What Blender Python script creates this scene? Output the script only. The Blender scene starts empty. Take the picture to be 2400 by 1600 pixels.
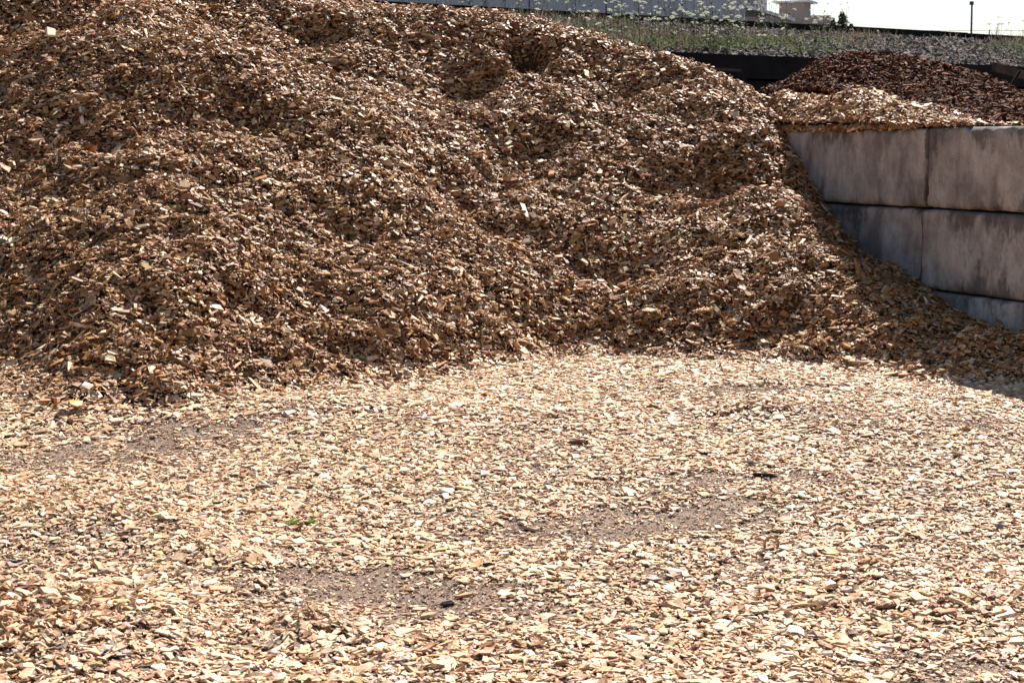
import bpy, math, random
import numpy as np
from mathutils import Vector

RAD = math.radians
rng = np.random.default_rng(7)
random.seed(7)

# ------------------------------------------------------------------ camera, sky, sun
scene = bpy.context.scene
F = 4000.0                       # focal length in pixels of a 2400 px wide frame (60 mm)
EYE = 1.70
PITCH = math.atan(463.0 / F)
cam_data = bpy.data.cameras.new("camera")
cam_data.sensor_width = 36.0
cam_data.lens = 36.0 * F / 2400.0
cam_data.clip_start = 0.1
cam_data.clip_end = 3000.0
cam_data.dof.use_dof = True
cam_data.dof.focus_distance = 9.5
cam_data.dof.aperture_fstop = 11.0
cam = bpy.data.objects.new("camera", cam_data)
cam.location = (0, 0, EYE)
cam.rotation_euler = (math.pi / 2 - PITCH, 0, 0)
scene.collection.objects.link(cam)
scene.camera = cam

SUN_EL = 48.0
SUN_AZ = 20.0                    # degrees to the right of the view direction, behind the piles
world = bpy.data.worlds.new("World")
scene.world = world
world.use_nodes = True
wn = world.node_tree
bg = wn.nodes['Background']
sky = wn.nodes.new('ShaderNodeTexSky')
sky.sky_type = 'NISHITA'
sky.sun_disc = False
sky.sun_elevation = RAD(SUN_EL)
sky.sun_rotation = RAD(SUN_AZ)
sky.air_density = 1.0
sky.dust_density = 1.0
sky.ozone_density = 1.0
wn.links.new(sky.outputs[0], bg.inputs['Color'])
bg.inputs['Strength'].default_value = 0.054

sun_d = bpy.data.lights.new("sun", 'SUN')
sun_d.energy = 5.0
sun_d.angle = RAD(0.53)
sun_d.color = (1.0, 0.965, 0.915)
sun = bpy.data.objects.new("sun", sun_d)
el, az = RAD(SUN_EL), RAD(SUN_AZ)
sdir = Vector((math.sin(az) * math.cos(el), math.cos(az) * math.cos(el), math.sin(el)))
sun.rotation_euler = sdir.to_track_quat('Z', 'Y').to_euler()
sun.location = (5, 20, 30)
scene.collection.objects.link(sun)

scene.view_settings.view_transform = 'Standard'
scene.view_settings.look = 'None'
scene.view_settings.gamma = 1.0
scene.view_settings.exposure = 1.22
scene.cycles.max_bounces = 6
scene.cycles.diffuse_bounces = 3

# ------------------------------------------------------------------ helpers
ct, st = math.cos(PITCH), math.sin(PITCH)

def ray(px, py):
    a, b = (px - 1200) / F, -(py - 800) / F
    return np.array([a, ct + b * st, -st + b * ct])

def at(px, py, d):
    """point seen at photograph pixel px,py lying d metres in front (world y)"""
    r = ray(px, py)
    return np.array([r[0] * d / r[1], d, EYE + r[2] * d / r[1]])

def proj(x, y, z):
    fz = y * ct - (z - EYE) * st
    uz = y * st + (z - EYE) * ct
    return 1200 + F * x / fz, 800 - F * uz / fz

def tag(o, label=None, cat=None, group=None, kind=None):
    if label: o['label'] = label
    if cat: o['category'] = cat
    if group: o['group'] = group
    if kind: o['kind'] = kind
    return o

def link(o, parent=None):
    scene.collection.objects.link(o)
    if parent: o.parent = parent
    return o

def empty(name, loc, rz=0.0):
    o = bpy.data.objects.new(name, None)
    o.location = loc
    o.rotation_euler = (0, 0, rz)
    o.empty_display_size = 0.2
    return link(o)

def np_mesh(name, verts, faces, mat, parent=None, smooth=False, col=None, uv=None):
    """verts (V,3); faces (Fn,k) all with k corners"""
    me = bpy.data.meshes.new(name)
    verts = np.ascontiguousarray(verts, dtype=np.float32)
    faces = np.ascontiguousarray(faces, dtype=np.int32)
    n, k = faces.shape
    me.vertices.add(len(verts))
    me.vertices.foreach_set('co', verts.ravel())
    me.loops.add(n * k)
    me.loops.foreach_set('vertex_index', faces.ravel())
    me.polygons.add(n)
    me.polygons.foreach_set('loop_start', np.arange(0, n * k, k, dtype=np.int32))
    me.polygons.foreach_set('loop_total', np.full(n, k, dtype=np.int32))
    me.polygons.foreach_set('use_smooth', np.full(n, bool(smooth)))
    if col is not None:
        a = me.color_attributes.new('tint', 'FLOAT_COLOR', 'POINT')
        c = np.ones((len(verts), 4), dtype=np.float32)
        c[:, :3] = col
        a.data.foreach_set('color', c.ravel())
    if uv is not None:
        u = me.uv_layers.new(name='UVMap')
        u.data.foreach_set('uv', np.ascontiguousarray(uv[faces.ravel()], dtype=np.float32).ravel())
    me.update(calc_edges=True)
    if mat: me.materials.append(mat)
    o = bpy.data.objects.new(name, me)
    return link(o, parent)

class MB:
    """collects simple pieces into one mesh"""
    def __init__(self): self.v, self.f = [], []
    def add(self, vs, fs):
        b = len(self.v)
        self.v += [tuple(map(float, p)) for p in vs]
        self.f += [tuple(b + i for i in f) for f in fs]
    def box(self, x0, y0, z0, x1, y1, z1):
        self.add([(x0, y0, z0), (x1, y0, z0), (x1, y1, z0), (x0, y1, z0),
                  (x0, y0, z1), (x1, y0, z1), (x1, y1, z1), (x0, y1, z1)],
                 [(0, 3, 2, 1), (4, 5, 6, 7), (0, 1, 5, 4), (1, 2, 6, 5), (2, 3, 7, 6), (3, 0, 4, 7)])
    def beam(self, a, b, w, h, up=(0, 0, 1)):
        a, b, up = Vector(a), Vector(b), Vector(up)
        d = (b - a).normalized(); s = d.cross(up).normalized(); u = s.cross(d)
        vs = [p + s * i * w / 2 + u * j * h / 2 for p in (a, b) for i, j in ((-1, -1), (1, -1), (1, 1), (-1, 1))]
        self.add(vs, [(0, 1, 2, 3), (7, 6, 5, 4), (0, 4, 5, 1), (1, 5, 6, 2), (2, 6, 7, 3), (3, 7, 4, 0)])
    def tube(self, pts, radii, n=6):
        pts = [Vector(p) for p in pts]
        vs = []
        for i, p in enumerate(pts):
            d = (pts[min(i + 1, len(pts) - 1)] - pts[max(i - 1, 0)]).normalized()
            s = d.cross(Vector((0.31, 0.95, 0.11))).normalized(); u = s.cross(d)
            for k in range(n):
                t = 2 * math.pi * k / n
                vs.append(p + (s * math.cos(t) + u * math.sin(t)) * radii[i])
        fs = []
        for i in range(len(pts) - 1):
            for k in range(n):
                fs.append((i * n + k, i * n + (k + 1) % n, (i + 1) * n + (k + 1) % n, (i + 1) * n + k))
        fs.append(tuple(range(n - 1, -1, -1)))
        fs.append(tuple((len(pts) - 1) * n + k for k in range(n)))
        self.add(vs, fs)
    def mesh(self, name, mat, smooth=False):
        me = bpy.data.meshes.new(name)
        me.from_pydata(self.v, [], self.f)
        me.update()
        if mat: me.materials.append(mat)
        for p in me.polygons: p.use_smooth = smooth
        return me
    def build(self, name, mat, parent=None, smooth=False):
        return link(bpy.data.objects.new(name, self.mesh(name, mat, smooth)), parent)

# value noise
_lat = rng.random((256, 256))
def vnoise(x, y, seed=0):
    x = np.asarray(x) + seed * 17.31; y = np.asarray(y) + seed * 9.77
    xi = np.floor(x).astype(int); yi = np.floor(y).astype(int)
    fx, fy = x - xi, y - yi
    fx = fx * fx * (3 - 2 * fx); fy = fy * fy * (3 - 2 * fy)
    a = _lat[xi & 255, yi & 255]; b = _lat[(xi + 1) & 255, yi & 255]
    c = _lat[xi & 255, (yi + 1) & 255]; d = _lat[(xi + 1) & 255, (yi + 1) & 255]
    return (a * (1 - fx) + b * fx) * (1 - fy) + (c * (1 - fx) + d * fx) * fy * 1.0 - 0.5
def fbm(x, y, s, seed=0, octs=3):
    r = 0; a = 1.0
    for i in range(octs):
        r = r + a * vnoise(np.asarray(x) / s, np.asarray(y) / s, seed + i * 3)
        s *= 0.5; a *= 0.5
    return r
def sstep(a, b, x):
    t = np.clip((x - a) / (b - a), 0, 1)
    return t * t * (3 - 2 * t)

class TPS:
    def __init__(self, pts, lam=0.002):
        p = np.array(pts, float); self.p = p[:, :2]; n = len(p)
        K = self.k(self.p, self.p) + lam * np.eye(n)
        A = np.zeros((n + 3, n + 3)); A[:n, :n] = K
        A[:n, n] = 1; A[:n, n + 1:] = self.p; A[n, :n] = 1; A[n + 1:, :n] = self.p.T
        self.w = np.linalg.solve(A, np.concatenate([p[:, 2], [0, 0, 0]]))
    @staticmethod
    def k(a, b):
        d2 = ((a[:, None, :] - b[None, :, :]) ** 2).sum(-1)
        return 0.5 * d2 * np.log(d2 + 1e-9)
    def __call__(self, x, y):
        sh = np.shape(x)
        q = np.stack([np.ravel(x), np.ravel(y)], 1)
        out = np.empty(len(q))
        for i in range(0, len(q), 20000):
            s = q[i:i + 20000]
            out[i:i + 20000] = self.k(s, self.p) @ self.w[:-3] + self.w[-3] + s @ self.w[-2:]
        return out.reshape(sh)

# ------------------------------------------------------------------ materials
def mat(name, rough=0.8, spec=0.3):
    m = bpy.data.materials.new(name)
    m.use_nodes = True
    b = m.node_tree.nodes['Principled BSDF']
    b.inputs['Roughness'].default_value = rough
    b.inputs['Specular IOR Level'].default_value = spec
    return m, m.node_tree.nodes, m.node_tree.links, b

def ramp(nodes, stops):
    r = nodes.new('ShaderNodeValToRGB')
    e = r.color_ramp.elements
    while len(e) < len(stops): e.new(0.5)
    for i, (p, c) in enumerate(stops):
        e[i].position = p
        e[i].color = (*c, 1) if len(c) == 3 else c
    return r

def noise_node(nodes, links, vec, scale, detail=4, rough=0.55):
    n = nodes.new('ShaderNodeTexNoise')
    n.inputs['Scale'].default_value = scale
    n.inputs['Detail'].default_value = detail
    n.inputs['Roughness'].default_value = rough
    if vec is not None: links.new(vec, n.inputs['Vector'])
    return n

def mapping(nodes, links, src, scale):
    m = nodes.new('ShaderNodeMapping')
    m.inputs['Scale'].default_value = scale
    links.new(src, m.inputs['Vector'])
    return m.outputs[0]

def mixc(nodes, links, a, b, fac, mode='MIX'):
    m = nodes.new('ShaderNodeMix'); m.data_type = 'RGBA'; m.blend_type = mode
    for s, v in ((m.inputs[0], fac), (m.inputs[6], a), (m.inputs[7], b)):
        if hasattr(v, 'is_linked') or hasattr(v, 'links'): links.new(v, s)
        else: s.default_value = v if not isinstance(v, tuple) or len(v) == 4 else (*v, 1)
    return m.outputs[2]

def chip_material(name, lo=0.62, hi=1.12, bump=0.4, spec=0.1, rough=0.5):
    m, N, L, b = mat(name, rough, spec)
    at_ = N.new('ShaderNodeAttribute'); at_.attribute_name = 'tint'
    uv = N.new('ShaderNodeUVMap'); uv.uv_map = 'UVMap'
    n1 = noise_node(N, L, mapping(N, L, uv.outputs[0], (14, 260, 1)), 1.0, 3, 0.6)
    n2 = noise_node(N, L, mapping(N, L, uv.outputs[0], (30, 60, 1)), 1.0, 2, 0.5)
    r1 = ramp(N, [(0.3, (lo, lo * 0.9, lo * 0.78)), (0.58, (hi, hi, hi))])
    L.new(n1.outputs['Fac'], r1.inputs[0])
    r2 = ramp(N, [(0.3, (0.78, 0.74, 0.7)), (0.6, (1.08, 1.08, 1.08))])
    L.new(n2.outputs['Fac'], r2.inputs[0])
    c = mixc(N, L, at_.outputs['Color'], r1.outputs[0], 1.0, 'MULTIPLY')
    c = mixc(N, L, c, r2.outputs[0], 1.0, 'MULTIPLY')
    L.new(c, b.inputs['Base Color'])
    bp = N.new('ShaderNodeBump'); bp.inputs['Strength'].default_value = bump; bp.inputs['Distance'].default_value = 0.002
    L.new(n1.outputs['Fac'], bp.inputs['Height']); L.new(bp.outputs[0], b.inputs['Normal'])
    return m

M = {}
M['chip'] = chip_material('fresh_wood')
M['mulch'] = chip_material('dark_bark', 0.5, 1.2, 0.4, 0.04, 0.7)

m, N, L, b = mat('soil', 0.95, 0.1)
tc = N.new('ShaderNodeTexCoord')
n1 = noise_node(N, L, tc.outputs['Object'], 5.0, 8, 0.7)
n2 = noise_node(N, L, tc.outputs['Object'], 90, 5, 0.7)
r1 = ramp(N, [(0.3, (0.14, 0.098, 0.072)), (0.7, (0.29, 0.21, 0.158))]); L.new(n1.outputs['Fac'], r1.inputs[0])
r2 = ramp(N, [(0.3, (0.5, 0.48, 0.46)), (0.55, (1, 1, 1)), (0.72, (1.5, 1.45, 1.35))]); L.new(n2.outputs['Fac'], r2.inputs[0])
L.new(mixc(N, L, r1.outputs[0], r2.outputs[0], 1.0, 'MULTIPLY'), b.inputs['Base Color'])
bp = N.new('ShaderNodeBump'); bp.inputs['Strength'].default_value = 0.7; bp.inputs['Distance'].default_value = 0.01
L.new(n2.outputs['Fac'], bp.inputs['Height']); L.new(bp.outputs[0], b.inputs['Normal'])
M['soil'] = m

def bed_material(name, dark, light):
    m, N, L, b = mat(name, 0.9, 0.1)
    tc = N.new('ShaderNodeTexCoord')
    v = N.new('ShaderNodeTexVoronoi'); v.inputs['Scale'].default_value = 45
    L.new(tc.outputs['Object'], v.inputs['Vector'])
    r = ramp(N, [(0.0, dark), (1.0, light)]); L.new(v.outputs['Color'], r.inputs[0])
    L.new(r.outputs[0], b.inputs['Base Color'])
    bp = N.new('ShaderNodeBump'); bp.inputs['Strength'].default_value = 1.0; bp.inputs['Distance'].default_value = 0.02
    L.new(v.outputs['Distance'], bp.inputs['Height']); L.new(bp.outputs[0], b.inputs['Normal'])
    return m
M['chip_bed'] = bed_material('packed_chips', (0.035, 0.016, 0.008), (0.14, 0.07, 0.035))  # chip bed coloured dark so gaps between chips look deeply shaded
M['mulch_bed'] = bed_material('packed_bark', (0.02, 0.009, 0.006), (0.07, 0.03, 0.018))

# concrete of the bin blocks
m, N, L, b = mat('concrete', 0.9, 0.2)
tc = N.new('ShaderNodeTexCoord'); oi = N.new('ShaderNodeObjectInfo')
sh = N.new('ShaderNodeVectorMath'); sh.operation = 'ADD'
L.new(tc.outputs['Object'], sh.inputs[0])
rv = N.new('ShaderNodeVectorMath'); rv.operation = 'SCALE'; rv.inputs[0].default_value = (37, 11, 23)
L.new(oi.outputs['Random'], rv.inputs['Scale']); L.new(rv.outputs[0], sh.inputs[1])
P0 = sh.outputs[0]
cl = noise_node(N, L, mapping(N, L, P0, (1, 1, 0.6)), 3.4, 8, 0.68)
rc = ramp(N, [(0.38, (0.22, 0.178, 0.152)), (0.5, (0.36, 0.308, 0.268)), (0.62, (0.49, 0.43, 0.375))])
L.new(cl.outputs['Fac'], rc.inputs[0])
stn = noise_node(N, L, mapping(N, L, P0, (13, 13, 1.6)), 1.0, 7, 0.75)
rs = ramp(N, [(0.36, (0.42, 0.37, 0.36)), (0.56, (1, 1, 1)), (0.75, (1.12, 1.1, 1.1))])
L.new(stn.outputs['Fac'], rs.inputs[0])
c = mixc(N, L, rc.outputs[0], rs.outputs[0], 0.30, 'MULTIPLY')
# pits and speckle
pit = noise_node(N, L, P0, 42, 5, 0.75)
rp = ramp(N, [(0.30, (0.3, 0.28, 0.27)), (0.38, (1, 1, 1)), (0.7, (1.05, 1.05, 1.05))])
L.new(pit.outputs['Fac'], rp.inputs[0])
c = mixc(N, L, c, rp.outputs[0], 1.0, 'MULTIPLY')
vo = N.new('ShaderNodeTexVoronoi'); vo.inputs['Scale'].default_value = 26; L.new(P0, vo.inputs['Vector'])
vr = ramp(N, [(0.07, (0.25, 0.23, 0.22)), (0.13, (1, 1, 1))]); L.new(vo.outputs['Distance'], vr.inputs[0])
c = mixc(N, L, c, vr.outputs[0], 1.0, 'MULTIPLY')
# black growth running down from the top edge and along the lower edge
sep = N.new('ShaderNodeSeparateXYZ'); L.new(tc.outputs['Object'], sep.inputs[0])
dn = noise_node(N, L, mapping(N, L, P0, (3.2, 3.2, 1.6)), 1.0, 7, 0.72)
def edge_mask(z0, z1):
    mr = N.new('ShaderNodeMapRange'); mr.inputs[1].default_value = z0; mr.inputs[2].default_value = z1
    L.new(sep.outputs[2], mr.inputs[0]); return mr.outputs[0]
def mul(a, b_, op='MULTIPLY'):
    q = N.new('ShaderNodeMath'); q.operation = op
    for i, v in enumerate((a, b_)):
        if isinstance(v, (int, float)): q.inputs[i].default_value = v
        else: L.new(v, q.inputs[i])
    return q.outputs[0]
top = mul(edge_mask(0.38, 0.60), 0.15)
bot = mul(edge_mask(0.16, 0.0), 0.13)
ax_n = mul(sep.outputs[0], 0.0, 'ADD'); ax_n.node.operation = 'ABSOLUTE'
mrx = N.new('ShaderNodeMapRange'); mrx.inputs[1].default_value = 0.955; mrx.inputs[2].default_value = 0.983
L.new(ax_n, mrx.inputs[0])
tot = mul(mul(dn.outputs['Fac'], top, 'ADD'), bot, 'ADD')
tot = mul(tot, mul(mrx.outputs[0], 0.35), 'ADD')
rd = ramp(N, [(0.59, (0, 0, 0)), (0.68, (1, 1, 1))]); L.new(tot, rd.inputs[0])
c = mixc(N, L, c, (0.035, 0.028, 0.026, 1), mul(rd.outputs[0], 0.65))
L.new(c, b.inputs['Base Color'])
bp = N.new('ShaderNodeBump'); bp.inputs['Strength'].default_value = 0.8; bp.inputs['Distance'].default_value = 0.010
hsum = mul(mul(pit.outputs['Fac'], 0.8), stn.outputs['Fac'], 'ADD')
L.new(hsum, bp.inputs['Height']); L.new(bp.outputs[0], b.inputs['Normal'])
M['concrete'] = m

def flat_mat(name, c1, c2, scale=3.0, rough=0.8, spec=0.3, stretch=(1, 1, 1)):
    m, N, L, b = mat(name, rough, spec)
    tc = N.new('ShaderNodeTexCoord')
    n = noise_node(N, L, mapping(N, L, tc.outputs['Object'], stretch), scale, 5, 0.6)
    r = ramp(N, [(0.3, c1), (0.7, c2)]); L.new(n.outputs['Fac'], r.inputs[0])
    L.new(r.outputs[0], b.inputs['Base Color'])
    return m
M['black_timber'] = flat_mat('black_timber', (0.007, 0.0065, 0.0065), (0.018, 0.016, 0.016), 4, 0.9, 0.1)
M['rust_timber'] = flat_mat('weathered_timber', (0.04, 0.03, 0.026), (0.09, 0.07, 0.06), 6, 0.9, 0.1)
M['cladding'] = flat_mat('lilac_grey_cladding', (0.50, 0.47, 0.475), (0.56, 0.53, 0.535), 0.6, 0.6, 0.3)
M['beige_wall'] = flat_mat('beige_render', (0.30, 0.25, 0.225), (0.36, 0.305, 0.275), 0.8, 0.85, 0.2)
M['white_trim'] = flat_mat('white_trim', (0.62, 0.61, 0.6), (0.7, 0.69, 0.68), 1.0, 0.6, 0.3)
M['louvre'] = flat_mat('grey_louvre', (0.22, 0.22, 0.23), (0.3, 0.3, 0.31), 1.0, 0.6, 0.3)
M['pole'] = flat_mat('dark_pole', (0.05, 0.05, 0.055), (0.09, 0.09, 0.1), 2.0, 0.7, 0.3)
M['blue_tarp'] = flat_mat('blue_plastic', (0.10, 0.16, 0.32), (0.16, 0.24, 0.42), 3.0, 0.6, 0.3)
M['blackchip'] = flat_mat('charred_wood', (0.012, 0.011, 0.01), (0.035, 0.03, 0.028), 40, 0.9, 0.15)
M['stone'] = flat_mat('grey_stone', (0.11, 0.105, 0.11), (0.2, 0.19, 0.19), 30, 0.85, 0.2)
M['bark'] = flat_mat('brown_bark', (0.07, 0.03, 0.016), (0.2, 0.1, 0.055), 50, 0.9, 0.15)
M['shaving'] = flat_mat('wood_shaving', (0.28, 0.17, 0.09), (0.42, 0.28, 0.17), 50, 0.8, 0.2)
M['stem'] = flat_mat('dry_green_stem', (0.06, 0.075, 0.03), (0.12, 0.12, 0.05), 5.0, 0.8, 0.2)
M['petal'] = flat_mat('white_petals', (0.62, 0.62, 0.5), (0.78, 0.77, 0.68), 30.0, 0.9, 0.1)
M['seed'] = flat_mat('brown_seed_head', (0.05, 0.035, 0.02), (0.12, 0.08, 0.045), 30.0, 0.9, 0.1)
M['leaf'] = flat_mat('green_leaf', (0.07, 0.14, 0.02), (0.13, 0.22, 0.035), 30.0, 0.55, 0.3)
M['conifer'] = flat_mat('hazed_conifer_needles', (0.05, 0.065, 0.05), (0.09, 0.11, 0.08), 3.0, 0.9, 0.1)  # needle colour lightened and greyed to paint in distance haze
M['trunk'] = flat_mat('conifer_trunk', (0.06, 0.04, 0.03), (0.1, 0.07, 0.05), 3.0, 0.9, 0.1)
m, N, L, b = mat('tinted_matt', 0.9, 0.15)
at_ = N.new('ShaderNodeAttribute'); at_.attribute_name = 'tint'
L.new(at_.outputs['Color'], b.inputs['Base Color'])
M['tinted'] = m
def leafy(name, color, transl):
    # thin leaves and petals let part of the sunlight through
    m, N, L, b = mat(name, 0.8, 0.1)
    tr = N.new('ShaderNodeBsdfTranslucent'); mx_ = N.new('ShaderNodeMixShader'); mx_.inputs[0].default_value = transl
    if color is None:
        a_ = N.new('ShaderNodeAttribute'); a_.attribute_name = 'tint'
        L.new(a_.outputs['Color'], b.inputs['Base Color']); L.new(a_.outputs['Color'], tr.inputs['Color'])
    else:
        b.inputs['Base Color'].default_value = (*color, 1); tr.inputs['Color'].default_value = (*color, 1)
    L.new(b.outputs[0], mx_.inputs[1]); L.new(tr.outputs[0], mx_.inputs[2])
    L.new(mx_.outputs[0], N['Material Output'].inputs['Surface'])
    return m
M['foliage'] = leafy('thin_foliage', None, 0.5)
M['petal'] = leafy('white_petals_thin', (0.78, 0.78, 0.68), 0.5)
M['leaf'] = leafy('green_leaf_thin', (0.11, 0.2, 0.03), 0.4)
M['bank'] = bed_material('bank_soil', (0.07, 0.06, 0.055), (0.17, 0.15, 0.14))

# ------------------------------------------------------------------ the shape of ground, chip pile and bark pile
WX, WY = 3.107, 12.88                                  # foot of the vertical joint between the block columns
WD = np.array([-0.381, 0.924]); WD /= np.linalg.norm(WD)
WN = np.array([WD[1], -WD[0]])                          # away from the chip bin, into the bark bin
TOPZ = 1.83
def wall_ts(x, y):
    dx, dy = np.asarray(x) - WX, np.asarray(y) - WY
    return dx * WD[0] + dy * WD[1], dx * WN[0] + dy * WN[1]
def on_wall(px, py):
    """(x, y, z) where the ray meets the wall face"""
    r = ray(px, py)
    k = (WX * WN[0] + WY * WN[1]) / (r[0] * WN[0] + r[1] * WN[1])
    return np.array([r[0] * k, r[1] * k, EYE + r[2] * k])

def base_ground(x, y):
    return 0.15 * sstep(6.5, 11.5, y)

def blob(x, y, px, py, rx, ry, h, ang=0.0):
    """a low mound (h > 0) or hollow at a spot of the yard, radii in metres"""
    r = ray(px, py)
    zz = 0.0
    for _i in range(6):
        k = (zz - EYE) / r[2]
        cx, cy = r[0] * k, r[1] * k
        zz = base_ground(cx, cy)
    dx, dy = x - cx, y - cy
    c, s = math.cos(ang), math.sin(ang)
    u, v = dx * c + dy * s, -dx * s + dy * c
    return h * np.exp(-(u / rx) ** 2 - (v / ry) ** 2)

BERMS = [  # px, py, rx, ry, height, angle
    (60, 1250, 0.55, 0.5, 0.06, -0.3), (350, 1260, 0.55, 0.28, 0.05, -0.6), (40, 1520, 0.35, 0.35, 0.07, 0),
    (520, 1330, 0.35, 0.22, 0.035, -0.8), (730, 1490, 0.16, 0.12, 0.05, 0.2), (180, 1440, 0.5, 0.22, 0.03, -0.3),
    (1780, 975, 0.34, 0.16, 0.06, 0), (1950, 1010, 0.25, 0.14, 0.035, 0), (60, 920, 0.6, 0.7, 0.10, 0),
    (1400, 870, 0.9, 0.4, 0.05, 0), (2080, 1345, 0.35, 0.2, 0.035, -0.5), (2280, 1420, 0.5, 0.2, 0.03, -0.4),
    (1860, 1290, 0.18, 0.12, 0.025, 0), (700, 960, 0.7, 0.35, 0.05, 0), (1330, 1040, 0.2, 0.12, 0.02, 0),
    (900, 1400, 0.42, 0.25, -0.03, 0), (300, 1030, 0.8, 0.35, -0.04, 0), (1380, 1225, 0.7, 0.35, -0.02, 0),
]
def ground_z(x, y):
    g = base_ground(x, y)
    for b_ in BERMS: g = g + 1.15 * blob(x, y, *b_)
    return g + 0.035 * fbm(x, y, 1.1, 5, 3)

# chip pile: control points (photo x, [(photo y, distance)...]) then the hidden back slope
cols = {
    -260: [(930, 10.2), (600, 11.6), (300, 13.0), (100, 13.9), (-120, 15.1), (-260, 16.7)],
    0:    [(900, 10.5), (700, 11.15), (450, 12.2), (250, 13.05), (100, 13.75), (-10, 14.35), (-200, 16.4)],
    300:  [(985, 9.75), (800, 10.35), (600, 11.2), (380, 12.3), (150, 13.45), (20, 14.2), (-50, 15.3), (-110, 17.0)],
    600:  [(925, 10.5), (760, 11.0), (560, 11.8), (340, 12.8), (200, 13.5), (112, 14.0)],
    780:  [(900, 10.8), (740, 11.5), (520, 12.4), (330, 13.2), (190, 14.0)],
    900:  [(890, 11.0), (720, 11.55), (500, 12.6), (340, 13.3), (238, 14.0)],
    1050: [(868, 11.4), (700, 11.98), (520, 12.8), (400, 13.4), (300, 14.4), (180, 15.2), (70, 15.8), (34, 16.3)],
    1250: [(845, 11.9), (680, 12.48), (480, 13.5), (330, 14.3), (200, 14.9), (100, 15.5), (52, 16.1)],
    1430: [(830, 12.3), (660, 12.9), (480, 13.7), (340, 14.3), (200, 15.1), (98, 16.0)],
    1620: [(852, 12.0), (700, 12.6), (560, 13.2), (430, 13.9), (300, 14.6), (168, 15.6)],
    1780: [(865, 11.8), (720, 12.4), (560, 13.1), (420, 13.7), (300, 14.5), (222, 15.4)],
    1900: [(868, 11.7), (760, 12.15), (600, 12.8)],
    2000: [(870, 11.6), (780, 12.0), (680, 12.45)],
    2150: [(900, 11.1), (820, 11.5), (745, 11.95)],
    2300: [(912, 10.9), (850, 11.1), (800, 11.4)],
    2600: [(930, 10.4), (860, 10.9)],
}
ctrl = []
for px, lst in cols.items():
    for py, d in lst: ctrl.append(at(px, py, d))
    # below the toe the pile surface dives under the yard
    py, d = lst[0]
    p = at(px, py, d)
    ctrl.append(np.array([p[0], p[1] - 1.0, p[2] - 0.42]))
    ctrl.append(np.array([p[0] * 0.8, p[1] - 3.0, p[2] - 1.4]))
# shallow valley behind the front-left lobe, then the back crest
for px, vals in {480: [(14.9, 2.72), (15.6, 3.2), (16.3, 3.36), (17.5, 2.9)],
                 620: [(14.55, 2.42), (15.0, 2.58), (15.6, 3.0), (16.4, 3.14), (17.4, 2.7)],
                 780: [(14.5, 2.22), (14.9, 2.36), (15.4, 2.75), (15.9, 2.98), (16.6, 3.03), (17.4, 2.6)],
                 900: [(14.5, 2.06), (15.0, 2.35), (15.5, 2.75), (16.1, 2.95), (17.3, 2.5)]}.items():
    for d, z in vals: ctrl.append(np.array([(px - 1200) / F * d, d, z]))
for px, (d, z) in {-260: (18, 3.3), 300: (18.2, 2.9), 620: (18.4, 2.1), 900: (18.3, 1.9), 1050: (17.6, 2.2), 1250: (17.3, 2.1), 1430: (17.2, 1.9),
                   1620: (16.8, 1.7), 1780: (16.6, 1.5)}.items():
    ctrl.append(np.array([(px - 1200) / F * d, d, z]))
for px, py in ((1828, 312), (1885, 402), (1945, 492), (2005, 568), (2063, 628), (2155, 676), (2270, 745), (2400, 787)):
    ctrl.append(on_wall(px, py))
    q = on_wall(px, py); q[:2] += WN * 0.5; q[2] += 0.12; ctrl.append(q)
tps = TPS(ctrl, 0.004)

SCARPS = []
def pile_raw(x, y):
    z = tps(x, y)
    for cx, cy, rx, ry, h in SCARPS:
        dx, dy = (x - cx) / rx, (y - cy) / ry
        z = z + h * np.exp(-dx * dx - dy * dy)
    n = 0.08 * fbm(x, y * 1.3, 1.0, 11, 2) + 0.07 * fbm(x, y * 1.5, 0.42, 21, 3)
    n = n + 0.05 * fbm(x, y, 0.17, 27, 2) - 0.14 * np.maximum(0, fbm(x * 0.8, y * 1.4, 0.5, 31, 2) - 0.12) * 2
    return z + n
def ray_hit(px, py, f, d0=8.0, d1=18.0):
    ds = np.arange(d0, d1, 0.02)
    P = np.array([at(px, py, d) for d in ds])
    h = f(P[:, 0], P[:, 1])
    i = np.argmax(P[:, 2] < h)
    return P[i]
sc = []
for px, py, rx, ry, h in (   # hollows (h<0) and the humps above them
        (1228, 112, 0.13, 0.16, -0.85), (1215, 85, 0.16, 0.10, 0.08), (280, 215, 0.16, 0.10, -0.16), (1110, 215, 0.35, 0.16, -0.22),
        (1690, 385, 0.5, 0.32, -0.30), (740, 75, 0.45, 0.18, -0.16), (1720, 270, 0.3, 0.15, 0.08), (1660, 290, 0.4, 0.2, -0.08), (600, 275, 0.2, 0.10, -0.10), (1210, 380, 0.3, 0.18, -0.17), (840, 560, 0.3, 0.14, -0.07), (1150, 520, 0.25, 0.5, -0.15), (1290, 700, 0.3, 0.5, -0.13), (1010, 420, 0.25, 0.35, -0.13), (900, 340, 0.4, 0.3, 0.07),
        (230, 420, 0.25, 0.12, -0.07), (1500, 620, 0.5, 0.22, -0.09), (560, 760, 0.45, 0.2, -0.10), (1780, 800, 0.35, 0.15, -0.08),
        (1000, 640, 0.4, 0.16, 0.07), (1330, 240, 0.3, 0.15, 0.05), (60, 20, 0.6, 0.3, -0.2), (1400, 720, 0.4, 0.2, 0.06),
        (1560, 190, 0.25, 0.12, -0.08), (1830, 300, 0.25, 0.2, 0.06), (880, 85, 0.45, 0.18, -0.10)):
    p = ray_hit(px, py, pile_raw)
    sc.append((p[0], p[1], rx, ry, h))
SCARPS = sc

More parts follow.
